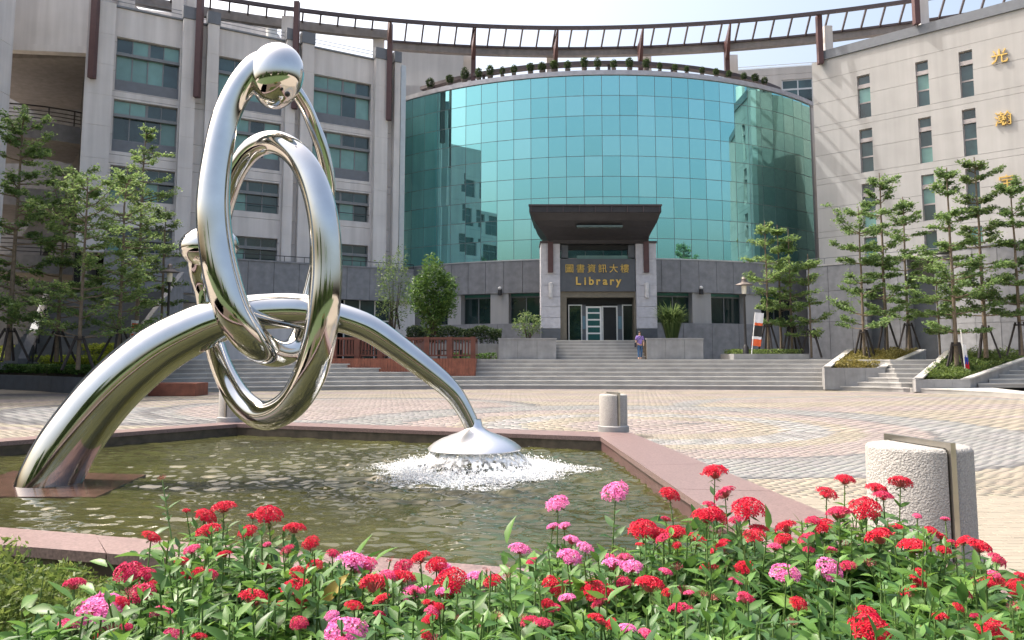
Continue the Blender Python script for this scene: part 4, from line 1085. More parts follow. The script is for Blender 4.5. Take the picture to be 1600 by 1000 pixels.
RT_ = [  # px, base py, top py, depth, spread, leaf, label
    (1201, 548, 338, 45.2, 1.5, 'treel', 'young pale green tree beside the striped banner right of the library doors'),
    (1221, 547, 345, 46.0, 1.5, 'treel', 'slim young tree in the middle of the low planter below the glass drum corner'),
    (1238, 550, 352, 45.4, 1.6, 'tree', 'young tree at the right end of the low planter below the glass drum'),
    (1268, 556, 392, 44.6, 1.3, 'treel', 'short young tree on the paving just right of the low drum planter'),
    (1351, 560, 315, 42.0, 2.15, 'tree', 'broad tiered tree at the front of the grassy planter nearer the library'),
    (1386, 545, 262, 43.6, 1.7, 'tree', 'tallest slim tree in the grassy planter nearer the library'),
    (1421, 546, 300, 44.8, 1.6, 'tree', 'tiered tree at the back of the grassy planter beside the tall door opening'),
    (1469, 552, 398, 41.5, 1.3, 'treel', 'small sparse pale tree before the second tall door opening'),
    (1496, 584, 252, 38.2, 1.85, 'tree', 'tall tiered tree beside the white flag pole in the far right planter'),
    (1541, 556, 236, 39.4, 1.9, 'treed', 'tallest dark tiered tree in front of the gold wall characters'),
    (1596, 552, 280, 38.4, 1.55, 'tree', 'tiered tree cut by the right edge of the picture'),
]
for i, (px, by, ty, D, sp_, lm, lab) in enumerate(RT_):
    g_ = at(px, by, D); tp = at(px, ty, D); terminalia(lab, tuple(g_), tp.z - g_.z, sp_ * (.85 if i < 4 else 1), 40 + i, lm, dens=.55 if i < 4 else .9, h0=.2)
    if px not in (1221, 1469): stakes(tuple(g_), 1.55, .62, 3 if i % 2 else 4, 'dark timber stakes around the trunk ' + ['just right of the striped banner', '', 'at the right end of the low drum planter', 'on the paving right of the low drum planter', 'at the front of the planter nearer the library', 'of the tallest tree in the planter nearer the library', 'beside the first tall door opening', '', 'next to the white flag pole', 'of the tallest tree before the gold characters', 'at the right edge of the picture'][i], rz=.4 * i)
LT_ = [
    (12, 560, 165, 34.5, 3.6, 'tree', .95, 'big dense tree cut by the left edge of the picture'),
    (88, 562, 255, 36.5, 2.9, 'tree', .6, 'tree with wide tiers behind the yellow hedge left of the sculpture'),
    (122, 574, 268, 33.5, 2.9, 'treel', .6, 'tree with a pale trunk nearest the curved left kerb'),
    (184, 560, 250, 36.0, 2.6, 'treel', .55, 'tree with light sprays standing next to the orange banner'),
    (213, 520, 192, 41.0, 2.0, 'treel', .5, 'tall thin tree with a tuft at its tip before the left wing windows'),
    (252, 505, 318, 42.0, 2.0, 'treed', .6, 'sparse dark tree behind the left lamp post'),
]
for i, (px, by, ty, D, sp_, lm, dn, lab) in enumerate(LT_):
    g_ = at(px, by, D); tp = at(px, ty, D); terminalia(lab, tuple(g_), tp.z - g_.z, sp_, 80 + i, lm, dens=dn, h0=.16, tj=.04, group='trees in the left bed')
    if i < 4: stakes(tuple(g_), 1.35, .85, 4, 'dark stake frame propping the ' + ['big dense tree at the left picture edge', 'wide tiered tree behind the yellow hedge', 'pale trunk tree nearest the kerb', 'tree next to the orange banner'][i], rz=.3 + i * .5)
# small dark tree and bamboo-like bush by the deck
def bush(name, label, cat, base, sx, sz, n, lm, size, seed, stems=5, up=.3, group=None):
    rng = np.random.default_rng(seed); t = thing(name, label, cat, base, group)
    u = rng.normal(size=(n, 3)); u /= np.linalg.norm(u, axis=1)[:, None]; lump = 1 + .22 * np.sin(u[:, 0] * 5 + seed) * np.cos(u[:, 2] * 4) + .12 * np.sin(u[:, 1] * 9)
    P = u * (rng.uniform(.3, 1, n) ** .5 * lump)[:, None] * np.array([sx, sx, sz]) + np.array(base) + np.array([0, 0, sz * 1.05])
    P += rng.normal(size=(n, 3)) * .05 * sx
    V, Fc = leaf_quads(P, size, up, .35, rng); link('crown', np_mesh('crown', V, Fc, LF[lm], base), t)
    b = MB()
    for k in range(stems): b.tube([(base[0] + .1 * math.cos(k * 2.4), base[1] + .1 * math.sin(k * 2.4), base[2] - .1), (base[0] + sx * .4 * math.cos(k * 2.4), base[1] + sx * .4 * math.sin(k * 2.4), base[2] + sz * 1.2)], [.04 * sx, .015 * sx], 6)
    b.build('trunk', M['barkd'], t); return t
g_ = at(614, 512, 46); bush('tree', 'small dark open tree with a forked trunk beside the drum corner', 'tree', tuple(g_), 1.15, 2.3, 1500, 'treed', .2, 9, 4)
stakes(tuple(g_), 1.2, .4, 3, 'short stake frame under the small forked tree')
g_ = at(677, 520, 44); bush('tree', 'rounded feathery bright green tree behind the wooden deck', 'tree', tuple(g_), 1.38, 2.05, 5200, 'bush', .24, 5)
bush('shrub', 'low dark shrub on the planter left of the library steps', 'shrub', tuple(at(826, 527, 46)), .9, .75, 700, 'treed', .2, 6)
# tufted tall grass on the right planter
def grass_tuft(label, base, h, w, n, lm, seed):
    rng = np.random.default_rng(seed); t = thing('ornamental_grass', label, 'grass plant', base)
    a = rng.uniform(0, 6.28, n); r0 = rng.uniform(0, .3, n) * w; r1 = r0 + rng.uniform(.25, 1, n) * w; hh = h * rng.uniform(.55, 1, n); V = []; Fc = []
    for i in range(n):
        d = np.array([math.cos(a[i]), math.sin(a[i]), 0]); s = np.array([-d[1], d[0], 0]) * .028; b0 = np.array(base) + d * r0[i]
        m_ = b0 + d * (r1[i] - r0[i]) * .35 + np.array([0, 0, hh[i] * .75]); e = b0 + d * (r1[i] - r0[i]) + np.array([0, 0, hh[i] * rng.uniform(.6, 1.0)])
        k = len(V); V += [b0 - s, b0 + s, m_ + s, m_ - s, e + s * .2, e - s * .2]; Fc += [(k, k + 1, k + 2, k + 3), (k + 3, k + 2, k + 4, k + 5)]
    link('leaves', np_mesh('leaves', V, Fc, LF[lm], base), t)
g_ = at(1050, 530, 46); grass_tuft('tall dark tufted grass on the planter right of the library steps', tuple(g_), 2.3, 1.15, 900, 'treed', 3)

# ------------------------------------------------------------------ hedges, deck, planters, left stairs
def hedge(label, path, w, h, z, lm, n, size, seed, kind='hedge', group='clipped hedges'):
    rng = np.random.default_rng(seed); p0 = path[0]
    t = thing(kind, label, kind, (p0[0], p0[1], z), group); P = []
    for a, b_ in zip(path[:-1], path[1:]):
        A_ = np.array(a[:2]); B_ = np.array(b_[:2]); za = a[2] if len(a) > 2 else z; zb_ = b_[2] if len(b_) > 2 else z; L = np.linalg.norm(B_ - A_); d = (B_ - A_) / L; nrm = np.array([-d[1], d[0]])
        m_ = int(n * L); u = rng.uniform(0, 1, m_); s = rng.uniform(-.5, .5, m_) * w; k = rng.uniform(0, 1, m_) ** .6 * h * (1 + .12 * np.sin(u * L * 3))
        xy = A_[None] + (B_ - A_)[None] * u[:, None] + nrm[None] * s[:, None]
        P.append(np.stack([xy[:, 0], xy[:, 1], za + (zb_ - za) * u + k], 1))
    P = np.concatenate(P); V, Fc = leaf_quads(P, size, .35, .5, rng); o = link('foliage', np_mesh('foliage', V, Fc, LF[lm], (p0[0], p0[1], z)), t)
    b = MB()
    for k in range(0, len(P), max(1, len(P) // 24)): b.tube([(P[k, 0], P[k, 1], z - .1), (P[k, 0] + .03, P[k, 1], P[k, 2] - .02)], .012, 4)
    b.build('stem', M['barkd'], t); return t
def hp(px, D, z=None): q = (px - CX) / F * D; return (q, D) if z is None else (q, D, z)
hedge('dark clipped hedge below the drum windows behind the deck', [hp(636, 48.5), hp(784, 48.5)], 1.2, 1.0, 2.55, 'hedged', 900, .16, 21)
hedge('low bright green strip of ground cover right of the deck', [hp(700, 46), hp(776, 46)], .8, .35, 1.55, 'bush', 380, .14, 22)
bed_wall = thing('hedge_wall', 'long low grey granite wall under the dark hedge', 'wall', (0, 47.5, TERR), None)
for k in range(7):
    x0_, x1_ = hp(625, 47.6)[0], hp(784, 47.6)[0]; b = MB(); b.box(x0_ + (x1_ - x0_) * k / 7 + .006, x0_ + (x1_ - x0_) * (k + 1) / 7 - .006, 47.4, 49.4, TERR, 2.5); b.build('granite_panel', M['planter'], bed_wall)
# wooden deck with railing
dk = thing('wooden_deck', 'red timber deck box with a slatted railing on the steps', 'deck', (-5.5, 41.4, .6))
xa, xb = hp(517, 41.4)[0], hp(743, 41.4)[0]; zt_ = at(743, 560, 41.4).z
b = MB(); k = 0; x = xa
while x < xb: b.box(x, min(x + .145, xb), 41.4 - .02 * (k % 2) * .5, 41.5, .55, zt_); x += .155; k += 1
tag(b.build('plank_front', M['wood'], dk), kind='stuff')
b = MB(); b.box(xa, xb, 41.51, 43.8, .6, zt_ - .02); b.box(xb - .06, xb + .01, 41.42, 43.8, .55, zt_ - .001); b.build('deck_box', M['wood'], dk)
b = MB(); zr = at(743, 527, 41.6).z
for yy_ in (41.6, 43.7):
    b.box(xa, xb, yy_, yy_ + .09, zr - .1, zr); b.box(xa, xb, yy_ + .02, yy_ + .07, zt_ + .12, zt_ + .2)
b.build('hand_rail', M['woodd'], dk)
b = MB(); x = xa + .1
while x < xb:
    for yy_ in (41.62, 43.72): b.box(x, x + .05, yy_, yy_ + .05, zt_ + .2, zr - .1)
    x += .17
tag(b.build('baluster', M['woodd'], dk), kind='stuff')
for k in range(7):
    x = xa + (xb - xa - .28) * k / 6; b = MB(); b.box(x, x + .28, 41.56, 41.84, zt_ - .02, zr + .03); b.build('rail_post', M['woodd'], dk)
for k in range(2):
    x = hp(583 + 120 * k, 42.6)[0]; t = thing('deck_bench', 'dark bench on the timber deck, ' + ('nearer the sculpture' if k == 0 else 'nearer the entrance'), 'bench', (x, 42.6, zt_), 'benches on the deck')
    b = MB(); b.box(x - .7, x + .7, 42.4, 42.8, zt_ + .40, zt_ + .47); b.build('seat', M['black'], t)
    for s_ in (-.6, .6): b = MB(); b.box(x + s_ - .05, x + s_ + .05, 42.42, 42.78, zt_ - .02, zt_ + .40); b.build('leg', M['black'], t)
# wooden box left of the arch
t = thing('wooden_box', 'low red brown timber box seat behind the sculpture arch', 'timber box', (hp(270, 33)[0], 33, 0))
x0_, x1_ = hp(236, 33)[0], hp(309, 33)[0]
for k in range(3):
    b = MB(); b.box(x0_, x1_, 33, 33.04, .02 + .17 * k, .02 + .17 * k + .163); b.build('plank', M['wood'], t)
b = MB(); b.box(x0_, x1_, 33.041, 34.4, .0, .54); b.build('box_body', M['wood'], t)
# planters on the right
def slope_planter(label, fl, fr_, bl, br, zf, zt_f, zt_b, D0, D1, lm, seed, zbase=0.0):
    t = thing('stepped_planter', label, 'planter', (hp((fl + fr_) / 2, D0)[0], D0, zbase), 'granite planters on the right steps')
    A_, B_ = hp(fl, D0), hp(fr_, D0); C_, E_ = hp(bl, D1), hp(br, D1); w = .3
    n_ = 3
    for k in range(n_):
        xa_ = A_[0] + (B_[0] - A_[0]) * k / n_; xb_ = A_[0] + (B_[0] - A_[0]) * (k + 1) / n_
        b = MB(); b.box(xa_ + .005, xb_ - .005, D0, D0 + w, zbase, zt_f); b.build('front_panel', M['planter'], t)
    for (p0, p1, sg) in ((A_, C_, 1), (B_, E_, -1)):
        b = MB(); b.hexa([(p0[0], p0[1] + w + .004, zbase), (p0[0] + sg * w, p0[1] + w + .004, zbase), (p1[0] + sg * w, p1[1], zbase), (p1[0], p1[1], zbase)],
                         [(p0[0], p0[1] + w + .004, zt_f + .02), (p0[0] + sg * w, p0[1] + w + .004, zt_f + .02), (p1[0] + sg * w, p1[1], zt_b), (p1[0], p1[1], zt_b)]); b.build('side_wall', M['planter'], t)
        b = MB(); b.hexa([(p0[0] - sg * .03, p0[1] - .02, zt_f + .022), (p0[0] + sg * (w + .03), p0[1] - .02, zt_f + .022), (p1[0] + sg * (w + .03), p1[1], zt_b + .002), (p1[0] - sg * .03, p1[1], zt_b + .002)],
                         [(p0[0] - sg * .03, p0[1] - .02, zt_f + .09), (p0[0] + sg * (w + .03), p0[1] - .02, zt_f + .09), (p1[0] + sg * (w + .03), p1[1], zt_b + .07), (p1[0] - sg * .03, p1[1], zt_b + .07)]); b.build('coping', mat('pale_coping', (.40, .39, .37), .7, bump=.2, bscale=20), t)
    b = MB(); b.hexa([(A_[0] + w, D0 + w, zbase), (B_[0] - w, D0 + w, zbase), (E_[0] - w, D1, zbase), (C_[0] + w, D1, zbase)], [(A_[0] + w, D0 + w, zt_f - .1), (B_[0] - w, D0 + w, zt_f - .1), (E_[0] - w, D1, zt_b - .1), (C_[0] + w, D1, zt_b - .1)]); b.build('soil_bed', M['soil'], t)
    rng = np.random.default_rng(seed); m_ = 9000; u = rng.uniform(.03, .97, m_); v_ = rng.uniform(.05, 1, m_)
    x = (A_[0] + w) * (1 - u) * (1 - v_) + (B_[0] - w) * u * (1 - v_) + (E_[0] - w) * u * v_ + (C_[0] + w) * (1 - u) * v_
    y = D0 + w + (D1 - D0 - w) * v_; z = zt_f - .1 + (zt_b - zt_f) * v_ + rng.uniform(0, .38, m_) * (.7 + .4 * np.sin(x * 4) * np.sin(y * 3))
    V, Fc = leaf_quads(np.stack([x, y, z], 1), .15, .1, .3, rng)
    o = link('ground_cover', np_mesh('ground_cover', V, Fc, LF[lm], tuple(wloc(t))), t); o['kind'] = 'stuff'
slope_planter('sloping granite planter of dry grass nearer the library', 1285, 1380, 1322, 1444, 0, at(1330, 575, 38.6).z, 2.05, 38.6, 44.0, 'dry', 31, .05)
slope_planter('sloping granite planter of dark grass at the far right', 1426, 1511, 1478, 1640, 0, at(1460, 593, 36.0).z, 2.0, 36.0, 41.2, 'mix', 32, .05)
t = thing('drum_planter', 'low rectangular granite planter of bright grass beside the lamp post', 'planter', (hp(1205, 44)[0], 44, TERR))
b = MB(); b.box(hp(1145, 44)[0], hp(1262, 44)[0], 44, 46.8, TERR - .05, 1.86); b.build('planter_box', M['planter'], t)
rng = np.random.default_rng(4); m_ = 3500; P = np.stack([rng.uniform(hp(1148, 44)[0], hp(1256, 44)[0], m_), rng.uniform(44.15, 46.7, m_), 1.86 + rng.uniform(0, .28, m_)], 1); V, Fc = leaf_quads(P, .14, .1, .3, rng)
o = link('ground_cover', np_mesh('ground_cover', V, Fc, LF['mix'], tuple(wloc(t))), t); o['kind'] = 'stuff'
# left bed: kerb, mound, hedges
kerb = thing('bed_kerb', 'long curved dark granite kerb of the left hedge bed', 'kerb', (-22, 35, 0))
KP = [gnd(*p).to_2d() for p in ((-120, 602), (-60, 605), (0, 608), (60, 611), (115, 615), (150, 617), (200, 622))]
KP = [Vector(p) for p in spline([tuple(k) for k in KP], 3)]; KB = offset(KP, .35)
for i in range(len(KP) - 1):
    b = MB(); a, c, d, e = KP[i], KP[i + 1], KB[i + 1], KB[i]; s_ = (c - a) * .006
    zk = at(0, 578, 36).z
    b.hexa([(a.x + s_.x, a.y + s_.y, -.02), (c.x - s_.x, c.y - s_.y, -.02), (d.x, d.y, -.02), (e.x, e.y, -.02)], [(a.x + s_.x, a.y + s_.y, .74), (c.x - s_.x, c.y - s_.y, .74), (d.x, d.y, .74), (e.x, e.y, .74)]); b.build('kerb_stone', M['granite_d'], kerb)
mo = MB(); n_ = len(KB)
mo.add([(p.x, p.y, .7) for p in KB] + [(p.x - 1, p.y + 8, 2.6) for p in KB], [(i, i + 1, n_ + i + 1, n_ + i) for i in range(n_ - 1)]); tag(mo.build('bed_soil', M['soil']), kind='structure')
hedge('mid green clipped hedge along the left kerb', [(p.x - .2, p.y + .8, .85) for p in KB], 1.2, .42, .85, 'bush', 950, .13, 51, group='hedges in the left bed')
hedge('bright yellow green clipped hedge, lower of two behind the left kerb', [(p.x - .3, p.y + 2.3, 1.2) for p in KB], 1.5, .52, 1.2, 'hedge', 900, .14, 52, group='hedges in the left bed')
hedge('upper yellow green hedge at the back of the left bed under the trees', [(p.x - .4, p.y + 4.6, 1.75) for p in KB], 1.6, .6, 1.75, 'hedge', 800, .14, 53, group='hedges in the left bed')
# big dark stairs on the left
ls = thing('stone_stairs', 'wide dark stone stairs climbing behind the left trees', 'stairs', (-19, 40, TERR))
xa, xb = hp(20, 42)[0], hp(215, 42)[0]
for k in range(22):
    z = 1.2 + .20 * k; y = 41.2 + .22 * k; xr = xb - .0 * k
    b = MB(); b.box(xa, xr, y + .02, y + .3 if k < 21 else 53, z - .2, z + .145); b.box(xa, xr, y - .01, y + .3, z + .146, z + .2); b.build('step', M['stepd'], ls)
b = MB(); b.hexa([(xb + .01, 40.6, 1), (xb + .3, 40.6, 1), (xb + .3, 47, 1), (xb + .01, 47, 1)], [(xb + .01, 40.6, 2.2), (xb + .3, 40.6, 2.2), (xb + .3, 47, 6.9), (xb + .01, 47, 6.9)]); b.build('side_wall', M['granite'], ls)
b = MB(); xr = hp(60, 41.5)[0]
for k in range(8): b.bar((xr - .25 * k, 41.2 + .62 * k, 1.3 + .56 * k), (xr - .25 * k, 41.2 + .62 * k, 2.3 + .56 * k), .06)
for dz in (2.3, 1.9): b.bar((xr, 41.2, dz), (xr - 1.75, 41.2 + 4.34, dz + 3.92), .07)
b.build('hand_rail', M['black'], ls)
b = MB(); b.hexa([(xr - .6, 40.9, 1), (xr - .1, 40.9, 1), (xr - 2.0, 46, 1), (xr - 2.5, 46, 1)], [(xr - .6, 40.9, 1.6), (xr - .1, 40.9, 1.6), (xr - 2.0, 46, 5.6), (xr - 2.5, 46, 5.6)]); b.build('balustrade', M['granite_d'], ls)

# ------------------------------------------------------------------ lamp posts, banners, bollards, person
def lamp(label, px, py_top, D, zb):
    q = at(px, py_top, D); H = q.z - zb; x = q.x
    t = thing('lamp_post', label, 'lamp post', (x, D, zb), 'black lamp posts')
    b = MB(); b.lathe([(.17, 0), (.17, .7), (.1, .8), (.075, .9), (.06, H - 1.15), (.1, H - 1.1), (.1, H - 1.0), (.05, H - .98)], (x, D, zb), 14); b.build('pole', M['black'], t, smooth=40)
    b = MB(); b.lathe([(.10, H - .98), (.13, H - .95), (.15, H - .5), (.10, H - .48)], (x, D, zb), 14); b.build('lantern', M['lampglass'], t, smooth=40)
    b = MB(); b.lathe([(.1, H - .47), (.50, H - .46), (.48, H - .42), (.16, H - .30), (.12, H - .16), (.14, H - .1), (.05, H), (0, H + .02)], (x, D, zb), 16); b.build('lamp_hood', mat('lamp_hood', (.20, .17, .155), .45, .4), t, smooth=40)
lamp('black lamp post with a hooded lantern seen left of the sculpture loops', 266, 412, 40.5, 1.6)
lamp('black lamp post with a hooded lantern right of the library doors', 1162, 433, 44.2, TERR)
def banner(name, label, px, D, y0, y1, wpx, lean, strips, zb):
    a = at(px, y1, D); c = at(px + lean, y0, D); t = thing(name, label, 'banner', (a.x, D, zb))
    b = MB(); b.tube([(a.x, D, zb), tuple(c)], .025, 6); b.build('pole', M['white'], t)
    w = wpx / F * D; z = 0; n_ = len(strips); up = (c - a)
    for i, (h0, h1, m_) in enumerate(strips):
        b = MB(); p0 = a + up * h0; p1 = a + up * h1; K = 5; vs = []
        for r in range(2):
            for k in range(K + 1):
                pp = (p0, p1)[r]; vs.append((pp.x + w * k / K, pp.y + .05 * math.sin(k * 2.2 + i), pp.z - .10 * w * k / K + .02 * math.sin(k * 3)))
        vs += [(v_[0], v_[1] + .012, v_[2]) for v_ in vs]; m2 = 2 * (K + 1)
        fs = [(k, k + 1, K + 2 + k, K + 1 + k) for k in range(K)] + [(m2 + k, m2 + K + 1 + k, m2 + K + 2 + k, m2 + k + 1) for k in range(K)]
        b.add(vs, fs); b.build('cloth', m_, t, smooth='all')
banner('feather_banner', 'white and orange feather banner leaning beside the right lamp post', 1174, 43.6, 488, 541, 14, 6, [(.02, .22, M['orange']), (.22, .30, M['whitecloth']), (.30, .62, M['black']), (.62, .70, M['orange']), (.70, 1.0, M['whitecloth'])], TERR + .3)
banner('feather_banner', 'small orange and white banner between the left trees', 202, 37, 500, 530, 10, 4, [(.0, .3, M['orange']), (.3, .5, M['whitecloth']), (.5, .85, M['orange']), (.85, 1.0, M['whitecloth'])], 1.2)
banner('flag_pole', 'slim white pole with a furled white, blue and red flag', 1508, 37.6, 515, 576, 6, -7, [(.0, .18, M['redcloth']), (.12, .34, M['blue']), (.30, .62, M['whitecloth'])], 1.0)

def bollard(label, c, r, h, z0, plane):
    t = thing('bollard', label, 'bollard', (c[0], c[1], z0), 'round concrete bollards around the pool')
    d = Vector((math.cos(plane), math.sin(plane))); nn = Vector((-d.y, d.x))
    for sg in (-1, 1):
        b = MB(); n_ = 36; vs = []; prof = [(r, .0), (r, h - .03), (r - .012, h - .008), (r - .035, h)]
        for rr_, z in prof:
            for i in range(n_ + 1):
                a = plane + (math.pi * i / n_) * sg; vs.append((c[0] + rr_ * math.cos(a) + nn.x * sg * .03, c[1] + rr_ * math.sin(a) + nn.y * sg * .03, z0 + z))
        k = n_ + 1; fs = []
        for j in range(len(prof) - 1):
            for i in range(n_): q = (j * k + i, j * k + i + 1, (j + 1) * k + i + 1, (j + 1) * k + i); fs.append(q if sg > 0 else q[::-1])
        tp = tuple(3 * k + i for i in range(k)); fs.append(tp if sg > 0 else tp[::-1])
        fl = tuple([0, k, 2 * k, 3 * k, 3 * k + n_, 2 * k + n_, k + n_, n_]); fs.append(fl if sg < 0 else fl[::-1])
        b.add(vs, fs); b.build('half_drum', M['conc'], t, smooth=50)
    b = MB(); R2 = r + .025; th = .02; hh = h + .045
    P = lambda s_, e_, z: (c[0] + d.x * s_ + nn.x * e_, c[1] + d.y * s_ + nn.y * e_, z0 + z)
    for s0_, s1_, z0_, z1_ in ((-R2, -R2 + .05, 0, hh), (R2 - .05, R2, 0, hh), (-R2 + .05, R2 - .05, hh - .04, hh)):
        b.hexa([P(s0_, -th, z0_), P(s1_, -th, z0_), P(s1_, th, z0_), P(s0_, th, z0_)], [P(s0_, -th, z1_), P(s1_, -th, z1_), P(s1_, th, z1_), P(s0_, th, z1_)])
    b.build('strap', M['brushed'], t)
    b = MB(); b.lathe([(r + .06, -.02), (r + .06, .1), (r + .02, .12), (.05, .12)], (c[0], c[1], z0), 36); b.build('plinth', M['planter'] if r < .3 else M['rim'], t, smooth=40)
    return t
cn = at(1434, 694, 5.7); bollard('large rough concrete bollard beyond the red flowers', (cn.x, 5.7), .328, cn.z - .1, .1, R(-80))
cf = at(958, 616, 16.2); bollard('small pale concrete bollard on the far right corner of the pool', (cf.x, 16.2), .262, cf.z - .1, .1, R(-72))
cl = at(362, 625, 18.6); bollard('concrete bollard on the far left pool corner behind the steel loop', (cl.x, 18.6), .262, .78, .1, R(-100))

# person
def person(label, foot, h):
    t = thing('person', label, 'person', foot); s = h / 1.7; fx, fy, fz = foot
    def skin(name, joints, edges, m_, root=0):
        me = bpy.data.meshes.new(name); me.from_pydata([(j[0] * s, j[1] * s, j[2] * s) for j in joints], edges, [])
        o = link(name, me, t); md = o.modifiers.new('Skin', 'SKIN'); sv = me.skin_vertices[0].data
        for i, j in enumerate(joints): sv[i].radius = (j[3] * s, (j[4] if len(j) > 4 else j[3]) * s); sv[i].use_root = (i == root)
        ss = o.modifiers.new('Sub', 'SUBSURF'); ss.levels = 2; ss.render_levels = 2; me.materials.append(m_); return o
    # pelvis root; walking towards the plaza (facing -Y), right leg forward
    J = [(0, 0, .92, .135, .10), (0, .01, 1.12, .125, .09), (0, .01, 1.36, .155, .095), (0, 0, 1.46, .06), (0, -.01, 1.53, .052), (0, -.03, 1.60, .075, .09), (0, -.025, 1.68, .06, .07),
         (-.17, .0, 1.40, .06), (-.22, .05, 1.13, .045), (-.19, -.06, .90, .036), (-.185, -.10, .82, .04, .025),
         (.17, .0, 1.40, .06), (.23, .02, 1.13, .045), (.22, -.10, .91, .036), (.215, -.14, .83, .04, .025),
         (-.09, -.02, .82, .085), (-.10, -.16, .48, .062), (-.10, -.12, .10, .045), (-.10, -.25, .03, .04, .03),
         (.09, .02, .82, .085), (.10, .02, .48, .062), (.10, .22, .12, .045), (.10, .12, .04, .04, .03)]
    E = [(0, 1), (1, 2), (2, 3), (3, 4), (4, 5), (5, 6), (2, 7), (7, 8), (8, 9), (9, 10), (2, 11), (11, 12), (12, 13), (13, 14), (0, 15), (15, 16), (16, 17), (17, 18), (0, 19), (19, 20), (20, 21), (21, 22)]
    skin('body', J, E, M['skin'])
    skin('shirt', [(0, .0, .84, .17, .135), (0, .01, 1.12, .15, .115), (0, .01, 1.35, .17, .11), (0, .005, 1.44, .085), (-.175, 0, 1.395, .078), (-.215, .04, 1.17, .066), (.175, 0, 1.395, .078), (.225, .02, 1.17, .066)], [(0, 1), (1, 2), (2, 3), (2, 4), (4, 5), (2, 6), (6, 7)], M['shirt'])
    skin('trousers', [(0, 0, .95, .145, .115), (-.09, -.02, .80, .10), (-.10, -.16, .48, .078), (-.10, -.12, .11, .064), (.09, .02, .80, .10), (.10, .02, .48, .078), (.10, .21, .13, .064)], [(0, 1), (1, 2), (2, 3), (0, 4), (4, 5), (5, 6)], M['jeans'])
    b = MB(); b.ball((0, .0, 1.665 * s), .095 * s, 12, sc=(.92, 1.08, .95)); 
    me = b.mesh('hair', M['hair'], smooth='all'); o = link('hair', me, t); 
    b = MB()
    for sg in (-1, 1): b.ball((sg * .03 * s, -.115 * s, 1.615 * s), .011 * s, 6)
    link('eyes', b.mesh('eyes', M['hair']), t)
    b = MB(); b.hexa([(-.0085 * s, -.118 * s, 1.585 * s), (.0085 * s, -.118 * s, 1.585 * s), (.006 * s, -.1 * s, 1.585 * s), (-.006 * s, -.1 * s, 1.585 * s)], [(-.004 * s, -.112 * s, 1.62 * s), (.004 * s, -.112 * s, 1.62 * s), (.004 * s, -.1 * s, 1.62 * s), (-.004 * s, -.1 * s, 1.62 * s)]); link('nose', b.mesh('nose', M['skin']), t)
    return t
pp = at(1000, 561.5, 44.0)
pers = person('person in a violet shirt and blue jeans walking from the library steps', (pp.x, 44.0, TERR), 1.58)
t = thing('shoulder_bag', 'dark shoulder bag slung across the walking person', 'bag', (pp.x - .27, 43.95, TERR + .78))
b = MB(); b.box(pp.x - .31, pp.x - .21, 43.82, 44.08, TERR + .70, TERR + .95); b.build('bag_body', M['bag'], t)
b = MB(); b.tube([(pp.x - .24, 43.88, TERR + .94), (pp.x - .05, 43.83, TERR + 1.15), (pp.x + .10, 43.86, TERR + 1.33), (pp.x + .09, 43.99, TERR + 1.39), (pp.x - .05, 44.14, TERR + 1.2), (pp.x - .22, 44.06, TERR + .94)], .014, 6, closed=True); b.build('strap', M['bag'], t)

# drain strip in the plaza
q = gnd(1078, 662, 0); t = thing('drain_cover', 'thin dark drain grating set in the plaza paving', 'drain', (q.x, q.y, 0))
for k in range(12): b = MB(); b.box(q.x - .36 + .06 * k, q.x - .36 + .06 * k + .035, q.y - .07, q.y + .07, -.01, .008); b.build('bar', M['black'], t)
b = MB(); b.box(q.x - .4, q.x + .4, q.y - .1, q.y + .1, -.02, .003); b.build('frame', M['darkalu'], t)

# ------------------------------------------------------------------ flower bed
bx = np.linspace(-7.5, 5.2, 60); by = np.linspace(.55, 1.0, 40)
def rim_y(x): return 4.42 + (3.32 - x) * .273
BV = []; 
for j in range(30):
    for i in range(60):
        x = bx[i]; yf = min(rim_y(x) + .12, 5.2) if x > 0 else rim_y(x) + .12
        y = .5 + (yf - .5) * j / 29; f = min(1, max(0, (y - 2.9) / 1.6)); f = f * f * (3 - 2 * f)
        BV.append((x, y, .24 * (1 - f) - .10 * f + random.gauss(0, .012)))
BF = [(j * 60 + i, j * 60 + i + 1, (j + 1) * 60 + i + 1, (j + 1) * 60 + i) for j in range(29) for i in range(59)]
b = MB(); b.add(BV, BF); tag(b.build('bed_earth', M['soil'], smooth='all'), kind='structure')['label'] = 'dark earth of the flower bed'
def petal_mat(name, c1, c2):
    return leaf_mat(name, c1, c2, .25, rough=.55)
FC = dict(
    red=petal_mat('red_petals', (.42, .004, .022), (.66, .014, .042)), crimson=petal_mat('crimson_petals', (.40, .012, .06), (.64, .045, .13)),
    pink=petal_mat('pink_petals', (.62, .10, .33), (.85, .33, .60)), rose=petal_mat('rose_petals', (.60, .035, .14), (.80, .16, .34)),
    bud=petal_mat('bud_petals', (.10, .012, .02), (.25, .03, .05)))
TUBE = mat('flower_tube', (.40, .10, .10), .6, var=.2)
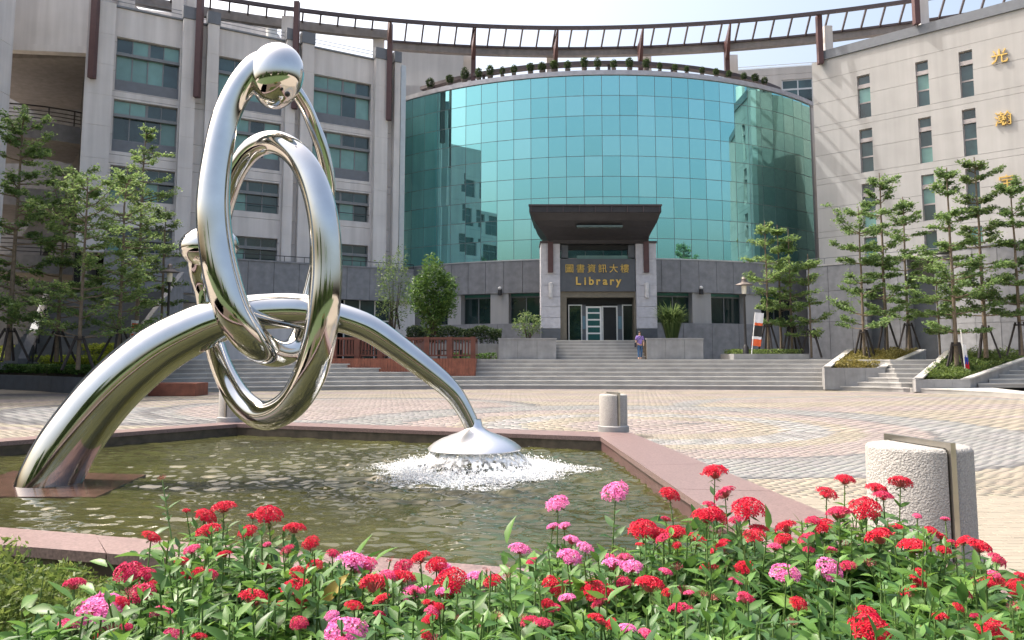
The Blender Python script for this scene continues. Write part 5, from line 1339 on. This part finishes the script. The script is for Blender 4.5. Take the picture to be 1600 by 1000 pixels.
def head_mesh(kind, seed):
    rn = random.Random(seed); b = MB(); nf = 62 if kind != 'bud' else 26; R_ = .040
    for i in range(nf):
        f = (i + .5) / nf; th = math.acos(1 - f * (.86 if kind != 'bud' else .95)); ph = i * 2.39996 + rn.uniform(-.2, .2)
        d = Vector((math.sin(th) * math.cos(ph), math.sin(th) * math.sin(ph), math.cos(th) * .62)) ; c = d * R_ * rn.uniform(.88, 1.1)
        nrm = Vector((d.x, d.y, d.z + .35)).normalized(); u = nrm.cross(Vector((0, 0, 1)));
        if u.length < .1: u = Vector((1, 0, 0))
        u.normalize(); v = nrm.cross(u)
        base = Vector((d.x * .010, d.y * .010, -.012)); w = u * .0011
        b.add([base - w, base + w, c + w, c - w], [(0, 1, 2, 3)], 1)
        if kind == 'bud' or rn.random() < .1:
            s = .0032; b.add([c - u * s, c + v * s, c + u * s, c - v * s, c + nrm * s * 2.2], [(0, 1, 4), (1, 2, 4), (2, 3, 4), (3, 0, 4)], 0); continue
        r = rn.uniform(.0078, .0105); a0 = rn.uniform(0, 6.28)
        for k in range(5):
            a = a0 + k * 1.2566; e = u * math.cos(a) + v * math.sin(a); s = u * -math.sin(a) + v * math.cos(a)
            b.add([c - nrm * .001, c + e * r * .6 + s * r * .30 + nrm * .0012, c + e * r - nrm * .0008, c + e * r * .6 - s * r * .30 + nrm * .0012], [(0, 1, 2, 3)], 0)
    # bracts under the cluster
    for k in range(4):
        a = k * 1.57 + .4; e = Vector((math.cos(a), math.sin(a), -.25)); s = Vector((-e.y, e.x, 0)); 
        b.add([Vector((0, 0, -.012)), e * .014 + s * .004 + Vector((0, 0, -.012)), e * .03 + Vector((0, 0, -.014)), e * .014 - s * .004 + Vector((0, 0, -.012))], [(0, 1, 2, 3)], 2)
    return b.mesh('flower_head', [FC[kind], TUBE, M['stem']])
HEADM = {k: [head_mesh(k, 10 * i + len(k)) for i in range(4)] for k in FC}
LEAFM = [leaf_mat('pentas_leaves_a', (.025, .078, .018), (.09, .195, .04), .32, rand=1, rough=.5), leaf_mat('pentas_leaves_b', (.05, .128, .022), (.145, .275, .05), .34, rand=1, rough=.5), leaf_mat('pentas_leaves_c', (.034, .092, .03), (.105, .21, .075), .32, rand=1, rough=.47)]
def leaf_geo(seed):
    rn = random.Random(seed); droop = rn.uniform(.05, .5); fold = rn.uniform(.08, .30); tw = rn.uniform(-.35, .35); V = []; prof = [(0, .02), (.12, .09), (.35, .18), (.6, .16), (.82, .08), (1.0, .0)]
    for t, w in prof:
        z = .10 * t - droop * t * t * .6; a = tw * t
        for s in (-1, 0, 1): V.append((t, s * w * math.cos(a), z + abs(s) * w * fold * 1.4 + s * w * math.sin(a)))
    Fq = []
    for i in range(5):
        for s in (0, 1): Fq.append((i * 3 + s, (i + 1) * 3 + s, (i + 1) * 3 + s + 1, i * 3 + s + 1))
    return V, Fq
LEAFG = [leaf_geo(i) for i in range(6)]
LEAFM.append(leaf_mat('yellowed_leaves', (.20, .20, .03), (.34, .26, .05), .3, rand=1, rough=.6))
LEAFME = []
for m_ in LEAFM:
    for V_, F_ in LEAFG:
        b = MB(); b.add(V_, F_); LEAFME.append(b.mesh('leaf', m_, smooth='all'))
HEADS = []
def hd(s, col):
    for w in s.split(';'):
        a = [float(q) for q in w.split(',')]; HEADS.append((a[0], a[1], a[2], col))
hd('291,799,12;321,808,34;350,795,38;236,841,30;325,832,38;396,938,46;419,807,44;460,828,34;486,849,26;465,896,24;492,886,26;461,921,44;585,917,46;596,938,28;657,875,36;682,886,34;628,905,40;704,912,52;666,995,22;310,996,24;395,808,18', 'red')
hd('1046,775,32;1117,741,40;1105,810,46;1169,798,50;1026,838,38;1056,835,36;1004,829,44;1126,859,38;1179,838,34;1108,889,28;864,917,36;933,926,50;1015,917,46;1043,927,18;940,973,18;955,975,20;1088,847,36;1120,806,34', 'red')
hd('1320,752,30;1291,773,32;1407,756,36;1370,766,32;1352,796,46;1288,824,30;1228,826,34;1375,842,42;1401,825,22;1454,831,22;1470,840,18;1429,857,46;1505,847,26;1530,857,38;1552,913,38;1586,931,20;1433,910,28;1247,944,26;1354,958,32;1359,985,60;1551,987,46;1468,966,26;1597,902,22;1592,947,16;1440,985,18', 'red')
hd('202,897,44;230,900,30;220,929,42;116,915,32;520,866,20;552,880,30;630,888,30;450,861,22;1133,773,34;1150,814,24;1312,804,38;1380,777,30;1263,843,30;1270,815,24;1264,860,18;828,973,28;849,976,30;973,912,28;937,944,26;1064,955,36;1485,849,16;1557,877,28;886,913,20;1040,812,16;832,878,20;1108,789,20', 'crimson')
hd('155,957,75;552,880,50;690,890,30;540,992,66;872,789,38;864,824,20;882,824,20;893,846,26;914,857,28;812,860,34;889,874,40;962,770,43;959,885,36;987,888,34;1226,899,44;1295,891,42;886,937,28;979,985,32;742,902,30', 'pink')
hd('108,977,32;572,886,35;607,901,28;976,874,26;1040,895,22;1010,993,26;647,922,14;1433,807,14;1477,812,14;262,957,16;270,992,30', 'rose')
hd('172,985,28;760,891,13;792,888,14;610,875,12;793,900,12;747,977,14;777,962,12;720,965,18;1057,887,22;1359,881,20;1237,973,18;1113,934,20;1508,990,16;816,965,14;253,747,13;1098,929,12;330,905,14;1420,930,14', 'bud')
SEEDS = [
    (110, 970, 'bright pink flower clusters low in the bottom left corner'), (212, 910, 'rosy crimson clusters standing before the dark outer face of the pool rim'),
    (325, 815, 'tall loose red clusters reaching over the water, leftmost of the tall ones'), (440, 835, 'red domed cluster with two smaller ones stepping down over the near rim'),
    (440, 925, 'leafy plant with three full red clusters below the near rim'), (556, 880, 'plant with pink clusters touching the near pool rim'),
    (540, 988, 'plant with a single large pink cluster at the bottom edge'), (600, 930, 'plant with a drooping red cluster in the middle of the bed'),
    (675, 892, 'crowded red and pink clusters against the near pool rim'), (745, 950, 'mostly leafy plant with dark buds between the red and pink groups'),
    (868, 815, 'tall plant with pink clusters stacked in front of the water'), (962, 775, 'single tall stem with a pink cluster standing clear over the water'),
    (960, 885, 'pink clusters crowded just below the water edge'), (930, 930, 'plant with a full red cluster in front of the pink ones'),
    (1025, 835, 'row of red clusters at the near corner of the water'), (1125, 780, 'tallest red clusters crossing the right pool rim'),
    (1110, 885, 'plant with two small red clusters among broad leaves'), (1015, 950, 'plant with red and rosy clusters low in the middle'),
    (850, 970, 'crimson clusters low at the bottom edge'), (1190, 820, 'red clusters over the wide part of the granite rim'),
    (1300, 790, 'tall red clusters left of the big bollard'), (1385, 790, 'red clusters directly in front of the big bollard'),
    (1262, 895, 'plant with two lilac pink clusters side by side'), (1357, 975, 'largest red cluster at the bottom edge under the bollard'),
    (1435, 860, 'broad red clusters at the foot of the big bollard'), (1535, 870, 'red clusters right of the bollard against the yellow paving'),
    (1550, 975, 'red cluster in the bottom right corner'), (1245, 955, 'leafy plant with one small red cluster and a dull bud'),
    (1440, 960, 'dark leafy plant with a small half open red cluster'), (330, 960, 'leafy plant with shining dark leaves and hardly any flower'),
]
OUTL_ = [(0, 1010), (90, 960), (160, 935), (215, 880), (300, 835), (350, 825), (420, 835), (470, 865), (530, 893), (600, 905), (700, 915), (790, 905), (850, 865), (905, 865), (960, 880), (1010, 850), (1100, 835), (1190, 825), (1260, 830), (1330, 815), (1400, 815), (1460, 845), (1530, 880), (1600, 905)]
OUTL = [(a_, b_ - 16) for a_, b_ in OUTL_]
def depth_of(py): return 2.78 - (py - 740) * .0049
def bed_z(y): f = min(1, max(0, (y - 2.9) / 1.6)); return .24 * (1 - f) - .10 * f
tips = []
for px, py, w, col in HEADS: tips.append((px, py, w, col, depth_of(py) + random.uniform(-.06, .06)))
rf_ = random.Random(5)
for _ in range(70):
    px = rf_.uniform(150, 1620); o = np.interp(px, [q[0] for q in OUTL], [q[1] for q in OUTL]); py = o + rf_.uniform(12, 130)
    if py < 1015: tips.append((px, py, rf_.uniform(15, 30), rf_.choice(['red', 'red', 'crimson', 'rose', 'pink' if 500 < px < 1100 else 'red', 'bud']), depth_of(py) + rf_.uniform(-.1, .1)))
for _ in range(760):
    px = rf_.uniform(-40, 1640); o = np.interp(px, [q[0] for q in OUTL], [q[1] for q in OUTL])
    py = o + rf_.uniform(0, 1) ** 1.25 * (1060 - o); tips.append((px, py, 0, None, depth_of(py) + rf_.uniform(-.25, .20)))
groups = [[] for _ in SEEDS]
for t_ in tips: groups[min(range(len(SEEDS)), key=lambda k: (SEEDS[k][0] - t_[0]) ** 2 + (1.3 * (SEEDS[k][1] - t_[1])) ** 2)].append(t_)
def leaf_frame(p, az, el, L, roll):
    d = Vector((math.cos(az) * math.cos(el), math.sin(az) * math.cos(el), math.sin(el))); s = Vector((-math.sin(az), math.cos(az), 0)); n_ = d.cross(s)
    s2 = s * math.cos(roll) + n_ * math.sin(roll); n2 = d.cross(s2)
    return Matrix(((d.x * L, s2.x * L, n2.x * L, p.x), (d.y * L, s2.y * L, n2.y * L, p.y), (d.z * L, s2.z * L, n2.z * L, p.z), (0, 0, 0, 1)))
for (sx_, sy_, lab), grp in zip(SEEDS, groups):
    if not grp: continue
    pts = [at(t_[0], t_[1], t_[4]) for t_ in grp]; c = sum(pts, Vector()) / len(pts); bz = bed_z(c.y)
    pl_ = thing('flowering_plant', 'star cluster plant: ' + lab, 'flower', (c.x, c.y, bz), 'star cluster flowers in the foreground bed')
    nleaf = 0; FV = []; FF = []; stem = MB(); off = Vector((c.x, c.y, bz))
    for (px, py, w, col, D), tip in zip(grp, pts):
        ba = Vector((c.x + (tip.x - c.x) * .35 + rf_.gauss(0, .02), c.y + (tip.y - c.y) * .35 + .05, bz - .02)); Hs = tip.z - ba.z
        mid = ba.lerp(tip, .55) + Vector((rf_.gauss(0, .03), rf_.gauss(0, .03), 0)); P = [ba, mid.lerp(ba, .45), mid, mid.lerp(tip, .6), tip]
        sm = MB(); sm.tube(P, [.0046, .0040, .0034, .0026, .0019], 5, cap=False); sm.build('stem', M['stem'], pl_, smooth='all')
        if col:
            hs = w / F * D / .081; hs = min(max(hs, .3), 1.6); m_ = HEADM[col][rf_.randrange(4)]
            o = link('flower_head', m_, pl_); o.location = tip - off; o.scale = (hs, hs, hs * rf_.uniform(.85, 1.15)); o.rotation_euler = (rf_.gauss(.12, .28), rf_.gauss(0, .25), rf_.uniform(0, 6.28))
        lush = py > np.interp(px, [q[0] for q in OUTL], [q[1] for q in OUTL]) - 8
        npair = 9 if lush else 4; az = rf_.uniform(0, 3.14); tone = rf_.randrange(3)
        for k in range(npair):
            s_ = (.012 if not col else .035) + .038 * k + rf_.uniform(0, .012); f = 1 - s_ / max(.25, (tip - mid).length + .0)
            p = mid.lerp(tip, f) if f > 0 else mid.lerp(ba, min(.9, -f)); az += 1.5708 + rf_.gauss(0, .25)
            L = min(.100, .040 + .015 * k) * rf_.uniform(.8, 1.25) if (lush or k) else .025
            if not lush: L *= .75
            for sd in (0, math.pi):
                mtx = leaf_frame(p, az + sd + rf_.gauss(0, .15), R(30 - 7 * k) + rf_.gauss(0, .28), L, rf_.gauss(0, .3))
                gi = rf_.randrange(6); tone_ = 3 if k > 3 and rf_.random() < .07 else tone
                if nleaf < 290 and k < 7:
                    o = link('leaf', LEAFME[tone_ * 6 + gi], pl_); mm = mtx.copy(); mm.translation = mm.translation - off; o.matrix_basis = mm; nleaf += 1
                else:
                    b0 = len(FV); V_, F_ = LEAFG[gi]; FV += [tuple(mtx @ Vector(v_)) for v_ in V_]; FF += [tuple(b0 + q for q in f_) for f_ in F_]
    # lower leaves inside the plant
    xs = [p.x for p in pts]; ys = [p.y for p in pts]; zs = [p.z for p in pts]
    for _ in range(300 if len(grp) > 4 else 0):
        p = Vector((rf_.uniform(min(xs) - .05, max(xs) + .05), rf_.uniform(min(ys) - .03, max(ys) + .12), 0)); p.z = min(zs) - .03 - rf_.uniform(0, .38)
        if p.z < bz: continue
        mtx = leaf_frame(p, rf_.uniform(0, 6.28), rf_.gauss(.1, .4), rf_.uniform(.06, .105), rf_.gauss(0, .4)); gi = rf_.randrange(6); b0 = len(FV); V_, F_ = LEAFG[gi]
        FV += [tuple(mtx @ Vector(v_)) for v_ in V_]; FF += [tuple(b0 + q for q in f_) for f_ in F_]
    if FV:
        o = link('foliage', np_mesh('foliage', FV, FF, leaf_mat('pentas_foliage', (.03, .09, .02), (.11, .23, .05), .34, rough=.4), tuple(off), smooth=True), pl_); o['kind'] = 'stuff'
# fine leaved greenery at the lower left, between the flowers and the rim
rng = np.random.default_rng(77); m_ = 26000
x = rng.uniform(-4.9, -.5, m_); ry = rim_y(x); y = ry - .12 - rng.uniform(0, 1, m_) * 2.1
top = .02 + .10 * np.sin(x * 3.1) * np.sin(y * 2.3) + .05 * np.sin(x * 9) - .16 * np.clip(1 - (ry - y) / .7, 0, 1); top = np.clip(top, -.075, .3)
P = np.stack([x, y, -.08 + rng.uniform(0, 1, m_) ** .7 * (top + .10)], 1); V, Fc = leaf_quads(P, .05, -.1, .34, rng)
gc = tag(link('ground_greenery', np_mesh('ground_greenery', V, Fc, leaf_mat('fine_greenery', (.045, .09, .018), (.17, .23, .06), .4))), kind='stuff'); gc['label'] = 'fine leaved green ground cover along the near pool rim'
rng = np.random.default_rng(78); m_ = 14000
t = thing('shrub', 'fine leaved light green shrub in the lower left corner by the rim', 'shrub', (-3.32, 4.65, -.05))
u = rng.normal(size=(m_, 3)); u /= np.linalg.norm(u, axis=1)[:, None]; r_ = (rng.uniform(.2, 1, m_) ** .45)[:, None] * (1 + .18 * np.sin(u[:, :1] * 9) * np.cos(u[:, 2:] * 7))
P = u * r_ * np.array([.78, .7, .44]) + np.array([-3.32, 4.65, .02]); P = P[P[:, 2] > -.08]
V, Fc = leaf_quads(P, .052, -.1, .34, rng); link('foliage', np_mesh('foliage', V, Fc, MATS['fine_greenery'], tuple(wloc(t))), t)
b = MB()
for k in range(40): a = k * 2.4; r0 = .12 * (k % 9); b.tube([(-3.32 + .7 * r0 * math.cos(a), 4.6 + r0 * .6 * math.sin(a), -.08), (-3.32 + .75 * r0 * math.cos(a), 4.6 + .65 * r0 * math.sin(a), .30 + .02 * (k % 5))], [.006, .003], 4, cap=False)
b.build('stem', M['stem'], t)


# ------------------------------------------------------------------ wing closing the plaza on the left, mirrored in the glass
SWF = Frame((-29.6, 21.0), (-29.6, 44.0)); sw = thing('side_wing_building', 'cream windowed wing closing the plaza on the left, mirrored in the turquoise glass', 'building', (-29.6, 21, 0))
hs_ = [(1.2 + 3.4 * i, 3.9 + 3.4 * i, 3.0 + 3.6 * j, 5.2 + 3.6 * j) for i in range(6) for j in range(5)] + [(11.4 + 3.4 * i, 14.1 + 3.4 * i, 21.0, 23.2) for i in range(3)]
SWF.N = Vector((1, 0)); 
wall_courses(SWF, sw, 'cladding_panel', M['cream'], 0, SWF.L, [0, 2.6, 6.2, 9.8, 13.4, 17.0, 20.0], hs_, 0, .4)
wall_courses(SWF, sw, 'cladding_panel', M['cream'], 11, SWF.L, [20.0, 23.6, 26.5], hs_, 0, .4)
b = MB(SWF.xf); b.box(11.02, SWF.L, .41, 5, 19.8, 26.3); b.box(0, SWF.L, .41, 5, 0, 19.79); b.build('inner_block', M['dark'], sw)
for h in hs_:
    fr = MB(SWF.xf)
    for x in (h[0], (h[0] + h[1]) / 2 - .04, h[1] - .08): fr.box(x, x + .08, .2, .28, h[2], h[3])
    fr.box(h[0], h[1], .19, .29, h[2] + 1.3, h[2] + 1.42); w = fr.build('window', M['darkalu'], sw)
    pn = MB(SWF.xf); pn.box(h[0] + .02, h[1] - .02, .24, .26, h[2], h[3]); pn.build('pane', M['pane_dark'], w)
# ------------------------------------------------------------------ trees and an added grass sheet behind the photographer (seen only in the steel and the glass)
rng = np.random.default_rng(99); m_ = 30000
u = rng.uniform(-1, 1, m_); x = u * 75; hgt = 7 + 3.5 * np.sin(x * .21) + 2 * np.sin(x * .53 + 1)
P = np.stack([x, -34 - 4 * rng.uniform(0, 1, m_) - .004 * x * x * -1 * .5, rng.uniform(0, 1, m_) ** .7 * hgt], 1); V, Fc = leaf_quads(P, 1.3, .2, .6, rng)
tag(link('treeline', np_mesh('treeline', V, Fc, LF['treed'])), kind='stuff')

b = MB(); b.add([(-70, -60, .0), (70, -60, .0), (70, .3, .0), (-70, .3, .0)], [(0, 1, 2, 3)])  # unseen grass sheet, added to darken what the steel reflects
added_lawn = tag(b.build('added_lawn', mat('added_lawn_grass', (.045, .075, .02), .95, var=.3, scale=2, bump=.4, bscale=60)), kind='structure')
